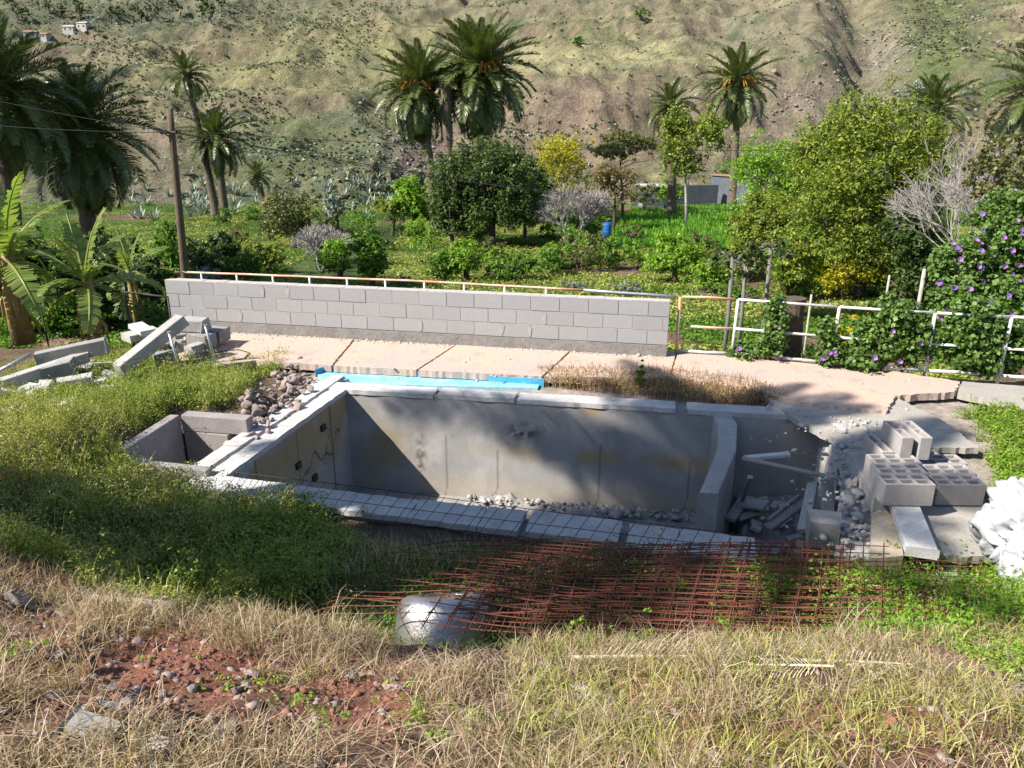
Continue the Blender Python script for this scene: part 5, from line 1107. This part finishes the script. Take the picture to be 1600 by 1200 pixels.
# ------------------------------------------------------------------ utility pole and wires
pb = at(286, 430, 21); pt = at(265, 170, 21); pg = VG(pb[0], 21)
e = empty('utility_pole', (pb[0]-.02, 21, pg), 0, 'leaning wooden utility pole behind the left end of the wall', 'utility pole'); H = Vector(pt)-Vector(e.location)
MB().tube([H*(i/8) for i in range(9)], [.125-.045*i/8 for i in range(9)], 10).build('post', M['pole'], e, True)
for dx in (-.22, .16, -.1, .24):
    MB().tube([H*.905+Vector((0, -.05, 0)), H*.905+Vector((dx, -.12, .0))], .025, 5).build('bracket', M['dark'], e); MB().tube([H*.905+Vector((dx, -.12, -.05)), H*.905+Vector((dx, -.12, .06))], .035, 6).build('insulator', M['dark'], e)
pk = Vector(e.location)+H*.905
def wire(a, b, sag, lab, r=0.009): 
    a = Vector(a); b = Vector(b); pts = [a.lerp(b, t/24)-Vector((0, 0, sag*4*(t/24)*(1-t/24))) for t in range(25)]; o = MB().tube([p-a for p in pts], r, 4).build('wire', M['dark'], None, False, a); tag(o, lab, 'wire')
wire(pk+Vector((-.22, -.12, .05)), (-16, 19.2, 5.2), .15, 'upper overhead wire running left from the pole'); wire(pk+Vector((-.1, -.12, 0)), (-17, 18.4, 4.3), .2, 'lower overhead wire running left from the pole')
wire(pk+Vector((.16, -.12, .05)), at(1700, 205, 30), .6, 'upper overhead wire running right from the pole across the valley', .008); wire(pk+Vector((.24, -.12, 0)), at(1700, 345, 24), .7, 'lower overhead wire running right from the pole across the valley', .007)
wire(pk+Vector((.2, -.12, -.03)), at(1150, 320, 70), .5, 'thin overhead wire running from the pole towards the slate wall', .012)
# ------------------------------------------------------------------ far things: barrel, walls, hut, houses, agaves
b = at(948, 377, 50); g = VG(b[0], 50); e = empty('barrel', (b[0], 50, g), 0, 'blue plastic barrel standing in the weeds before the green field', 'barrel')
MB().tube([(0, 0, 0), (0, 0, .1), (0, 0, .35), (0, 0, .4), (0, 0, .45), (0, 0, .85), (0, 0, .95)], [.27, .29, .29, .305, .29, .29, .26], 20).build('body', M['barrelblue'], e); MB().tube([(0, 0, .951), (0, 0, .98)], .25, 20).build('lid', M['barrelblue'], e)
def farwall(u0, u1, vt, vb, Y0, Y1, mat, lab, th=.4, name='farm_wall', cap=None):
    a = at(u0, vb, Y0); b = at(u1, vb, Y1); g = min(VG(a[0], Y0), VG(b[0], Y1))-.5; tz = at((u0+u1)/2, vt, (Y0+Y1)/2)[2]; e = empty(name, (a[0], a[1], g), 0, lab, 'wall'); d = (b-a)[:2]; n = np.array([-d[1], d[0]])/np.linalg.norm(d)*th
    MB().prism([(0, 0), tuple(d), tuple(d+n), tuple(n)], 0, tz-g).build('wall', M[mat], e)
    if cap: MB().prism([tuple(-n*.3), tuple(d-n*.3), tuple(d+n*1.3), tuple(n*1.3)], tz-g+.003, tz-g+.15).build('coping', M[cap], e)
    return e
farwall(1110, 1180, 276, 305, 84, 80, 'wallblue', 'dark slate coloured wall with red topping below the single palm', .5, cap='rooftile')
e = farwall(996, 1120, 290, 322, 80, 82, 'wallblue', 'low dark wall behind the green field', .5)
b = at(1018, 320, 76); e = empty('hut', (b[0]-1, 76, VG(b[0], 76)), 0, 'small dark hut with a pale flat roof behind the green field', 'hut'); MB().box((1, 1, .9), (2.4, 2, 2.4)).build('wall', M['wallblue'], e); MB().box((1, 1, 2.16), (2.8, 2.4, .12)).build('roof', M['housew'], e); MB().box((-.05, -.03, .7), (.35, .06, 1.6)).build('door', M['slabw'], e)
def house(u_, v_, w, h, lab, roof='rooftile'):
    p = hit(u_, v_)
    if p is None: return
    e = empty('house', p, random.uniform(-.3, .3), lab, 'house'); MB().box((0, 0, h/2-.5), (w, w*.7, h+1)).build('wall', M['housew'], e)
    MB().add([(-w/2-.2, -w*.4, h), (w/2+.2, -w*.4, h), (w/2+.2, w*.4, h), (-w/2-.2, w*.4, h), (-w/2, 0, h+w*.14), (w/2, 0, h+w*.14)], [(0, 1, 5, 4), (2, 3, 4, 5), (1, 2, 5), (3, 0, 4), (3, 2, 1, 0)]).build('roof', M[roof], e)
    for k in (-1, 1): MB().box((k*w*.25, -w*.35-.02, h*.55), (w*.12, .05, h*.3)).build('window', M['dark'], e)
house(50, 60, 2.2, 1.1, 'small white house with reddish roof far up the hill at the left'); house(68, 61, 2.4, .8, 'low pinkish roofed house just right of the white one far up the hill')
house(110, 50, 2.2, .9, 'whitish far house, left one of the pair further right on the hill', 'housew'); house(132, 47, 2.2, 1.2, 'whitish far house, right one of the pair below the dark trees', 'housew')
# agaves as one mass on the hill foot + hill scrub
def agave_mass(C, s): 
    n = len(C); k = 16; base = np.repeat(C, k, 0); az = RS.uniform(0, 6.28, n*k); el = RS.uniform(.25, 1.3, n*k); L = s*RS.uniform(.6, 1.1, n*k)
    d = np.stack([np.cos(az)*np.cos(el), np.sin(az)*np.cos(el), np.sin(el)], 1); w = np.stack([-np.sin(az), np.cos(az), 0*az], 1)*(.09*s)
    m = base+d*(L*.4)[:, None]; t_ = base+d*L[:, None]; V = np.stack([base-w*.6, base+w*.6, m+w, t_, m-w], 1)
    V4 = np.stack([base-w*.7, base+w*.7, m+w, m-w, m-w, m+w, t_+w*.05, t_-w*.05], 1).reshape(-1, 3); o = (np.arange(n*k)*8)[:, None]
    return V4, np.concatenate([o+np.array([[0, 1, 2, 3]]), o+np.array([[4, 5, 6, 7]])], 1).reshape(-1, 4), np.repeat(RS.uniform(.3, 1, n*k), 2)
def fanpts(n, y0, y1, pw_=1.0):
    y = y0+(y1-y0)*RS.uniform(0, 1, n)**pw_; x = y*RS.uniform(-.80, .80, n)*.92; z = far_h(x, y); return np.stack([x, y, z], 1)
Pn = fanpts(110000, 80, 215); dens = fbm(Pn[:, 0]*.07, Pn[:, 1]*.05, 400, 3); u, v, _ = proj(Pn)
def zn(cu, cv, ru, rv): return np.exp(-(((u-cu)/ru)**2+((v-cv)/rv)**2))
low = zn(900, 95, 330, 22)+zn(900, 170, 130, 45)*.8+zn(1200, 200, 120, 80)*.7+zn(430, 125, 200, 16)
hi = zn(180, 15, 260, 28)+zn(950, 190, 45, 28)*1.2+zn(470, 240, 110, 60)+zn(1450, 60, 60, 80)+zn(200, 75, 60, 18)+zn(150, 60, 100, 20)+zn(520, 45, 120, 20)*.6
pr = np.clip((dens-.47)*3.2+hi*.9-low*.7, 0.05, 1); keep = RS.uniform(0, 1, len(Pn)) < pr*.40; C = Pn[keep]; sz = .20+.42*RS.uniform(0, 1, len(C))**3
print('hill shrubs', len(C))
sel = RS.uniform(0, 1, len(C)); 
gr = sel < .5
for nm, mk, mt in (('scrub', gr, 'l_hillshrub'), ('scrub', ~gr & (sel < .85), 'l_olive'), ('scrub', sel >= .85, 'l_grey')):
    c = C[mk].copy(); s = sz[mk]; c[:, 2] += s*.25; V, Fq, R = cloud(c, np.stack([s*.75, s*.75, s*.55], 1), 11, .34, .5, .7, .2)
    o = link(nm, fast(nm, V, Fq, R), M[mt]); tag(o, 'low dry scrub scattered over the hillside' if mt == 'l_hillshrub' else ('olive green low shrubs scattered over the hillside' if mt == 'l_olive' else 'blue grey spurge and agave clumps scattered over the hillside'), 'scrub', None, 'stuff')
Pr = fanpts(16000, 80, 190); u, v, _ = proj(Pr); rr_ = zn(1180, 200, 150, 90)+zn(1310, 170, 120, 60)+zn(1380, 100, 60, 60)+zn(650, 250, 90, 50)+zn(850, 190, 120, 50)*.6+zn(230, 290, 90, 60)*.8+.08
C = Pr[RS.uniform(0, 1, len(Pr)) < rr_*.6]; V, Fc_, R = rocks_stuff(C, .15)
crg = zn(1385, 85, 35, 45)+zn(1270, 140, 45, 35)+zn(640, 240, 70, 30)*.8+zn(1550, 30, 40, 40)+zn(860, 60, 60, 30)*.3+zn(830, 130, 40, 25)*.4; C2 = Pr[RS.uniform(0, 1, len(Pr)) < crg*.8]; V2, F2, R2 = rocks_stuff(C2, .24, 13); o = link('crags', fast('crags', V2, F2, R2), M['hillrock']); tag(o, 'rough crags breaking out of the steep parts of the hillside', 'crags', None, 'stuff')
o = link('hill_stones', fast('hill_stones', V, Fc_, R), M['hillrock']); tag(o, 'loose stones and boulders scattered over the bare hillside', 'stones', None, 'stuff')
ag = []
for (u0, v0, su, sv, n) in ((310, 320, 40, 14, 30), (370, 305, 40, 10, 16), (560, 300, 40, 14, 40), (640, 315, 25, 12, 12), (1240, 280, 20, 10, 8), (210, 300, 20, 20, 12)):
    for k in range(n):
        p = hit(u0+random.gauss(0, su), v0+random.gauss(0, sv), 40)
        if p is not None: ag.append(p)
for k in range(26):
    p = hit(250+450*random.random(), 318+random.gauss(0, 12), 40)
    if p is not None: ag.append(p)
stuff('agaves', agave_mass(np.array(ag), 1.2), 'l_grey', None, 'blue grey agaves growing in a belt at the foot of the hill', 'agaves')
# dark conifers far left top
for i in range(26):
    u_ = 20+random.random()*330; v_ = 40+random.random()*8-(10 if i % 3 else 25); p = hit(u_, v_)
    if p is not None: tree(p, p+np.array([0, 0, 1.9]), (1.0, 1.0, 1.7), 'dark', 'small dark pine in the row high on the hill at the upper left', n=260, size=.45, name='pine_tree', cat='pine', seed=300+i, group='dark pines high on the left hill', trunk=.12, blobs=3)
# ------------------------------------------------------------------ valley weeds and green field
def vpts(n, y0, y1):
    y = y0+(y1-y0)*RS.uniform(0, 1, n)**1.3; x = y*RS.uniform(-.78, .78, n); return np.stack([x, y, far_h(x, y)], 1)
Pn = vpts(52000, 15, 82); u, v, _ = proj(Pn); d = fbm(Pn[:, 0]*.25, Pn[:, 1]*.25, 201); fld = inpoly(u, v, [(945, 385), (975, 335), (1010, 312), (1160, 305), (1320, 330), (1300, 400), (1150, 400)]) & (Pn[:, 1] > 30)
bare_ = (d > .66) | (inpoly(u, v, [(460, 415), (620, 340), (650, 350), (560, 440), (430, 440)]))
C = Pn[~fld & ~bare_]; k = RS.uniform(0, 1, len(C)); s = .10+.0035*C[:, 1]
C[:, 2] += .04
tp = fbm(C[:, 0]*.12, C[:, 1]*.2, 410)
for nm, mk, mt, lab in (('meadow_weeds', tp < .5, 'l_green', 'fresh green weeds covering the valley floor'), ('meadow_weeds', (tp >= .5) & (k < .6), 'l_weed', 'taller mixed weeds covering the valley floor'), ('meadow_weeds', (tp >= .5) & (k >= .6), 'l_weedyel', 'yellowing dry weeds covering the valley floor')):
    c = C[mk]; ss = s[mk]; V, Fq, R = cloud(c, np.stack([ss*1.9, ss*1.9, ss*.9], 1), 10, .12, .5, .45, .2); o = link(nm, fast(nm, V, Fq, R), M[mt]); tag(o, lab, 'weeds', None, 'stuff')
Pf = vpts(90000, 40, 82); u, v, _ = proj(Pf); Pf = Pf[inpoly(u, v, [(945, 385), (975, 335), (1010, 312), (1160, 305), (1320, 330), (1300, 400), (1150, 400)])]
stuff('field_grass', blades(Pf, .45, .06, .4), 'l_grass', None, 'bright green crop in the small field below the slate wall', 'grass')
# ------------------------------------------------------------------ near vegetation
NP = 240000
X = RS.uniform(-8, 7.5, NP); Y = RS.uniform(1.5, 12.8, NP); Zg = near_h(X, Y); PN = np.stack([X, Y, Zg], 1); u, v, Zc = proj(PN)
vis = (u > -250) & (u < 1850) & (v < 1350) & (Zg > -.5)
crest = np.interp(X, CRX, CRY); nz = fbm(X*1.5, Y*1.5, 500); nz2 = fbm(X*.6+9, Y*.6, 501)
poolx = inpoly(X, Y, [tuple(q2(cen)+(q2(p)-q2(cen))*1.0+np.array([s1, s2])) for p, s1, s2 in zip(pin, (-.62, .4, .1, -.62), (.35, .35, -.35, -.35))])
ju = 50*(fbm(X*3, Y*3, 611, 3)-.5)+RS.normal(size=NP)*7; jv = 26*(fbm(X*3, Y*3, 612, 3)-.5)+RS.normal(size=NP)*4
deckz = inpoly(u+ju, v+jv, [(250, 585), (285, 500), (1056, 540), (1740, 590), (1740, 650), (1600, 634), (1500, 625), (1545, 700), (1560, 800), (1620, 840), (1560, 870), (1460, 872), (1360, 880), (1240, 870), (1165, 602), (850, 590), (400, 572)]) & (Zg < 0.16)
tankx = inpoly(u+ju*.5, v+jv*.5, [(280, 640), (395, 645), (420, 690), (330, 765), (255, 775), (195, 735), (180, 706)])
okm = vis & ~poolx & ~deckz & ~tankx & ~((Y > 9.5) & (X > -3.2) & (X < 4.6))
jx = 1.6*(fbm(X*1.7, Y*1.7, 640, 3)-.5)+RS.normal(size=NP)*.15
leftw = okm & (Y > crest+.15) & (X+jx < -1.7)
ditch = okm & (Y > crest+.25) & (X+jx >= -1.7) & (X < 2.2) & (Y < 6.6)
rightw = okm & (Y > crest+.1) & (X >= 1.9) & (Y < 6.5)
righth = okm & (X > 4.8) & (Y > 6.2) & (Y < 10.2)
rockz = inpoly(u+ju*.8, v+jv*.8, [(350, 670), (400, 600), (480, 560), (540, 585), (400, 680)])
lw = leftw & ~rockz & (RS.uniform(0, 1, NP) < .7*sst(.30, .45, nz)+.3)
c = PN[lw & (nz2 < .52)]; c2 = PN[lw & (nz2 >= .48)]
print('left weeds', len(c), len(c2))
def weeds(C, r, per, size, lift, mat, name, lab, asp=.5):
    C = C.copy(); hp = .35+2.2*np.clip(fbm(C[:, 0]*1.3, C[:, 1]*1.3, 777)-.32, 0, .6); C[:, 2] += lift*RS.uniform(.2, 1, len(C))*hp*1.3; V, Fq, R = cloud(C, np.tile(np.array([[r, r, r*.8]]), (len(C), 1)), per, size, .5, asp, .2); o = link(name, fast(name, V, Fq, R), M[mat]); return tag(o, lab, 'weeds', None, 'stuff')
sub = lambda A, n: A[RS.permutation(len(A))[:n]]
weeds(sub(c, 12000), .09, 9, .036, .17, 'l_weed', 'weeds', 'leafy green weeds growing left of the pool')
weeds(sub(c2, 12000), .10, 9, .028, .26, 'l_weedyel', 'weeds', 'feathery yellow green weeds growing left of the pool', .35)
st = blades(sub(PN[lw], 9000), .30, .006, .5); stuff('weed_stalks', st, 'l_weedyel', None, 'thin upright weed stalks left of the pool', 'weeds')
def tallw(C, h, n, sz, mat, name, lab, r=.06):
    k = 9; B_ = np.repeat(C, k, 0); t = RS.uniform(.1, 1, len(B_)); hh = np.repeat(h*RS.uniform(.5, 1.2, len(C)), k); az = np.repeat(RS.uniform(0, 6.28, len(C)), k)+RS.normal(size=len(B_))*.9
    B_ = B_+np.stack([np.cos(az)*t*hh*.35, np.sin(az)*t*hh*.35, t*hh], 1); rr = np.maximum(.012, r*(1.15-t))[:, None]*np.ones((1, 3))
    stuff(name, join([cloud(B_, rr, n, sz, .4, .4, .2), blades(np.repeat(C, 3, 0), h*1.05, .005, .5)]), mat, None, lab, 'weeds')
tl = lw & (fbm(X*.9, Y*.9, 808) > .47)
tallw(sub(PN[tl], 620), .46, 6, .026, 'l_weed', 'tall_weeds', 'knee high branching green weeds standing left of the pool')
tallw(sub(PN[tl], 520), .56, 5, .022, 'l_weedyel', 'tall_weeds', 'knee high feathery yellowish weeds standing left of the pool')
tallw(sub(PN[rightw], 260), .30, 6, .028, 'l_bright', 'tall_weeds', 'bright green weeds pushing up through the mesh pile at right')
tallw(sub(PN[righth], 160), .30, 6, .028, 'l_weed', 'tall_weeds', 'green weeds standing tall behind the hollow blocks')
tallw(sub(PN[ditch & (X > -.2)], 150), .26, 6, .026, 'l_bright', 'tall_weeds', 'single green weeds growing through the steel mesh')
dk = leftw & (Y < 7.2) & (X > -4.5)
weeds(sub(PN[dk], 3000), .09, 9, .034, .09, 'l_green', 'weeds', 'dark green low weeds in the hollow behind the bank')
weeds(sub(PN[ditch], 3600), .08, 9, .03, .08, 'l_green', 'weeds', 'green weeds growing in the ditch under the steel mesh')
stuff('ditch_grass', blades(sub(PN[ditch & (Y > 5.4)], 3500), .2, .006, .6), 'l_straw', None, 'thin dry grass between the mesh and the near pool rim', 'dry grass')
rk = sst(.42, .56, nz)
weeds(sub(PN[rightw & (RS.uniform(0, 1, NP) < rk+.1)], 6000), .08, 9, .032, .16, 'l_bright', 'weeds', 'bright green weeds growing through the right end of the mesh pile')
weeds(sub(PN[rightw], 3000), .07, 7, .028, .12, 'l_weedyel', 'weeds', 'yellow green weeds among the rubble right of the mesh pile', .4)
weeds(sub(PN[righth], 5500), .08, 9, .035, .14, 'l_weed', 'weeds', 'green weeds behind the hollow blocks at the right')
weeds(sub(PN[righth & (nz > .5)], 2500), .09, 9, .035, .2, 'l_bright', 'weeds', 'taller fresh weeds behind the hollow blocks at the right')
# leaves left of deck and left terrace
lt = okm & (X < -5) & (Y > 10)
weeds(sub(PN[lt], 4500), .1, 9, .05, .1, 'l_bright', 'weeds', 'low green plants under the banana plants at the left', .7)
# brown weeds between deck and far rim
bz = inpoly(u, v, [(840, 588), (1050, 592), (1165, 606), (1235, 634), (1150, 640), (1000, 622), (850, 606)]) & vis & (Y > 9)
B = PN[bz]; dn = sub(B, 2600)
stuff('dry_weeds', join([blades(dn, .34, .009, .45), cloud(dn+np.array([0, 0, .12]), np.full((len(dn), 3), .09), 5, .035, .3, .4, .1)]), 'l_straw2', None, 'brown dry weeds standing between the deck and the far pool rim', 'dry weeds')
g_ = P(1000, 612, -.1); tree((g_[0], g_[1], -.15), g_+np.array([0, 0, .24]), (.11, .1, .24), 'green', 'single fresh green weed standing among the brown dry weeds', n=500, size=.05, name='weed', cat='weed', seed=5, trunk=.008, blobs=3)
rocksB = sub(PN[inpoly(u, v, [(1120, 605), (1245, 628), (1240, 650), (1110, 636)]) & vis], 160); V, Fc_, R = rocks_stuff(rocksB, .035, 5); tag(link('gravel', fast('gravel', V, Fc_), M['redrock']), 'broken reddish rubble between deck and far rim', 'gravel', None, 'stuff')
# foreground bank: soil stones, straw, green tufts
fgm = vis & (Y < crest+.35) & (Y > 1.5)
drm = (u > 600) & (u < 800) & (v > 955) & (v < 1050)
red = np.zeros(NP)
for (cu, cv, ru, rv) in ((250, 1045, 240, 60), (560, 1095, 110, 50), (60, 890, 110, 30), (1400, 1130, 190, 38), (1060, 1165, 130, 28), (1230, 1165, 90, 40), (1000, 1085, 80, 24), (330, 1110, 150, 30), (60, 975, 70, 40)):
    red = np.maximum(red, np.exp(-(((u-cu)/ru)**2+((v-cv)/rv)**2)**2))
nzf = fbm(X*2.2, Y*2.2, 520)
sd = np.clip(1.0*sst(.46, .60, nzf)+.04, 0, 1)*(1-.93*red)*(1-.97*drm)
S = PN[fgm & (RS.uniform(0, 1, NP) < sd)]; print('fg', len(S))
S1 = np.repeat(S, 1, 0); 
def jit(A, n, s): B_ = A[RS.randint(0, len(A), n)].copy(); B_[:, :2] += RS.normal(size=(n, 2))*s; B_[:, 2] = ground(B_[:, 0], B_[:, 1])-.005; return B_
stuff('dry_grass', blades(jit(S, 17000, .03), .11, .004, 1.5), 'l_straw', None, 'pale dry grass covering the foreground bank', 'dry grass')
stuff('dry_grass', blades(jit(S, 4500, .03), .15, .004, 1.1), 'l_straw2', None, 'taller brownish dry grass on the foreground bank', 'dry grass')
tuft = S[RS.randint(0, len(S), 46)]; B_ = np.repeat(tuft, 22, 0); B_[:, :2] += RS.normal(size=(len(B_), 2))*.035
stuff('grass_tufts', blades(B_, .27, .0042, .9), 'l_straw', None, 'tall tufts of bleached grass on the foreground bank', 'dry grass')
LS = jit(PN[fgm & (red < .4)], 11000, .03); LS[:, 2] += .012; stuff('fallen_straw', blades(LS, .035, .0038, 6.0), 'l_straw', None, 'fallen straw and dead stalks lying matted on the bank', 'straw')
cr = vis & (np.abs(Y-crest) < .35); B_ = PN[cr & ((nz > .45) | (X < 0)) & ~drm]; stuff('crest_grass', blades(jit(B_[B_[:, 0] < .4], 3200, .05), .16, .0045, .8), 'l_straw', None, 'bleached grass standing along the crest of the bank', 'dry grass')
gsel = fgm & (nz2 > .45) & (RS.uniform(0, 1, NP) < (.25+.6*(X > 0.2))*(1-red)*sst(.45, .6, nz))
weeds(sub(PN[gsel], 7500), .035, 8, .014, .04, 'l_weedyel', 'weeds', 'small yellow green weeds between the dry grass of the bank', .45)
weeds(sub(PN[gsel & (nz > .52)], 3500), .04, 8, .02, .04, 'l_bright', 'weeds', 'small fresh green weeds between the dry grass of the bank', .5)
stuff('green_grass', blades(jit(PN[fgm & (X > 0) & (nzf > .4)], 9000, .04), .11, .005, 1.0), 'l_weedyel', None, 'greenish fine grass on the right of the foreground bank', 'grass')
pbm = PN[fgm & (RS.uniform(0, 1, NP) < .12+.88*red)]; C = np.concatenate([jit(PN[fgm], 7000, .04), jit(pbm, 6000, .05)]); V, Fc_, R = rocks_stuff(C, .0105, 6); tag(link('soil_clods', fast('soil_clods', V, Fc_), M['redrock']), 'crumbly reddish clods of soil on the foreground bank', 'soil', None, 'stuff')
C = np.concatenate([jit(PN[fgm], 500, .05), jit(pbm, 350, .05)]); V, Fc_, R = rocks_stuff(C, .019, 7); tag(link('small_stones', fast('small_stones', V, Fc_), M['rock']), 'small grey and pink stones on the foreground bank', 'stones', None, 'stuff')
def onbank(u_, v_):
    d = ray(u_, v_); t = np.linspace(1, 9, 900); p = np.outer(t, d); p[:, 2] += CZ; h = ground(p[:, 0], p[:, 1]); i = np.argmax(p[:, 2] < h); return p[i]
for (u_, v_, s, red_, lab) in ((28, 945, .16, 0, 'dark grey boulder at the left edge of the bank'), (140, 1050, .06, 1, 'reddish stone in the bare soil at the left'), (168, 1080, .055, 0, 'rounded grey stone below the reddish one at the left'), (95, 1030, .04, 0, 'small pinkish stone near the left boulder'),
    (50, 880, .14, 1, 'reddish lump of earth on the crest at the left'), (370, 1082, .05, 0, 'grey stone in the bare red soil left of centre'), (252, 1090, .04, 0, 'small dark grey stone in the middle of the red soil'), (975, 1090, .055, 0, 'pale rounded stone right of centre in the dry grass'), (955, 1098, .06, 0, 'mauve stone left of the pale rounded stone'),
    (1013, 1117, .04, 0, 'small cream coloured stone in front of the pale one'), (1393, 1140, .065, 1, 'squarish orange red stone at the lower right'), (1340, 1158, .05, 1, 'flat reddish stone left of the squarish one'), (1480, 1125, .05, 0, 'pinkish stone right of the squarish orange one'), (265, 1140, .06, 0, 'tan stone beside the grey slab at lower left'), (348, 1145, .06, 0, 'grey stone at the lower left right of the slab'), (1120, 1190, .05, 0, 'small white grey stone at the bottom edge'), (1240, 1170, .05, 1, 'cluster stone of red rock at the bottom right')):
    p = onbank(u_, v_); rock(p, s, int(u_), lab, None, bool(red_), dz=.25)
for (u_, v_, L, w, h, a, mat, lab, cat) in ((150, 1152, .17, .09, .03, -.2, 'conc', 'grey broken slab at the lower left of the bank', 'slab'), (250, 1168, .09, .06, .02, -.3, 'conc_l', 'small pale tile piece right of the broken slab', 'tile'), (172, 1106, .06, .035, .008, .3, 'galv', 'shiny crumpled wrapper on the soil at the lower left', 'wrapper'), (205, 940, .62, .05, .03, -.25, 'wood', 'grey weathered plank lying on the bank at the left', 'plank'), (285, 912, .28, .06, .03, -.7, 'wood', 'short broken stick of timber near the crest at the left', 'timber'), (920, 1090, .2, .05, .012, -1.0, 'wood', 'pointed grey shard of wood in the dry grass', 'shard'), (470, 990, .7, .06, .05, -.15, 'bark', 'old dark plank lying along the crest left of the drum', 'plank')):
    p = onbank(u_, v_); d = Vector((math.cos(a)*L/2, math.sin(a)*L/2, 0)); z0 = gz(p[0]-d.x, p[1]-d.y); z1 = gz(p[0]+d.x, p[1]+d.y); seg_chunk(cat.replace(' ', '_'), (p[0]-d.x, p[1]-d.y, z0+h*.6+.01), (p[0]+d.x, p[1]+d.y, z1+h*.6+.01), w, h, mat, lab, cat, int(u_))
DF = frond_mesh('dry_frond', 1.5, .15, 42, .012, .30, .22, 'drypalm', 5, -.05, .011)
for (u_, v_, s, rz, lab) in ((890, 1040, .8, -.02, 'dry bleached palm frond lying across the bank right of centre'), (1250, 1045, .62, .03, 'second dry palm frond lying at the right of the bank'), (1300, 1055, .5, 2.9, 'short dry palm frond piece crossing the second frond')):
    p = onbank(u_, v_); o = link('dry_frond', DF); q = p+np.array([math.cos(rz), math.sin(rz), 0])*1.4*s; z1 = gz(q[0], q[1]); o.location = (p[0], p[1], p[2]+.05); o.scale = (s, s, s); o.rotation_euler = (0, -math.atan2(z1-p[2], 1.4*s), rz); tag(o, lab, 'palm frond')
# crumbs on the deck by the wall foot and around the pool end
C = []
for k in range(420):
    s_ = random.random()*WL; q = wp(s_, -.02-abs(random.gauss(0, .06)), .004); C.append(q)
for k in range(160): p = P(1300+random.gauss(0, 50), 690+random.gauss(0, 60), 0.0); C.append((p[0], p[1], -.04))
for k in range(120): p = P(random.uniform(300, 1450), random.uniform(560, 600), 0.0); C.append((p[0], p[1], .004))
V, Fc_, R = rocks_stuff(np.array([tuple(c) for c in C]), .014, 9); tag(link('mortar_crumbs', fast('mortar_crumbs', V, Fc_), M['mortar']), 'pale crumbs of mortar scattered on the deck and by the wall foot', 'crumbs', None, 'stuff')
# ------------------------------------------------------------------ off picture palms that shade pool, hollow and left palms
offpalm(-10.7, 4.2, 12.5, 3.0, 21, 'tall palm outside the left of the picture shading the pool', 30)
offpalm(-10.4, 2.3, 12.5, 3.1, 22, 'tall palm outside the left of the picture shading the near pool rim', 34)
offpalm(-9.4, 4.4, 11.0, 2.3, 24, 'fourth palm outside the left of the picture shading the right end of the pool', 22)
offpalm(-9.9, 3.3, 10.4, 2.1, 23, 'lower palm outside the left of the picture with thin crown', 16)
tree((-8.2, 3.7, gz(-8.2, 3.7)), (-7.8, 3.6, 5.6), (1.9, 1.0, 1.1), 'dark', 'leafy unseen tree added outside the left of the picture to shade the hollow', n=7000, size=.18, seed=400, trunk=.15)  # unseen tree, added and shaped so its shadow falls on the hollow
tree((-24, 24, -1), (-22.5, 23.5, 11), (4.5, 4.5, 3.8), 'dark', 'big unseen tree added outside the left of the picture to shade the left palms', n=12000, size=.35, seed=401, trunk=.3)  # unseen tree added only as a shade caster for the left palms
print('objects', len(bpy.data.objects), 'tris', sum(len(m.loops)-2*len(m.polygons) for m in bpy.data.meshes))
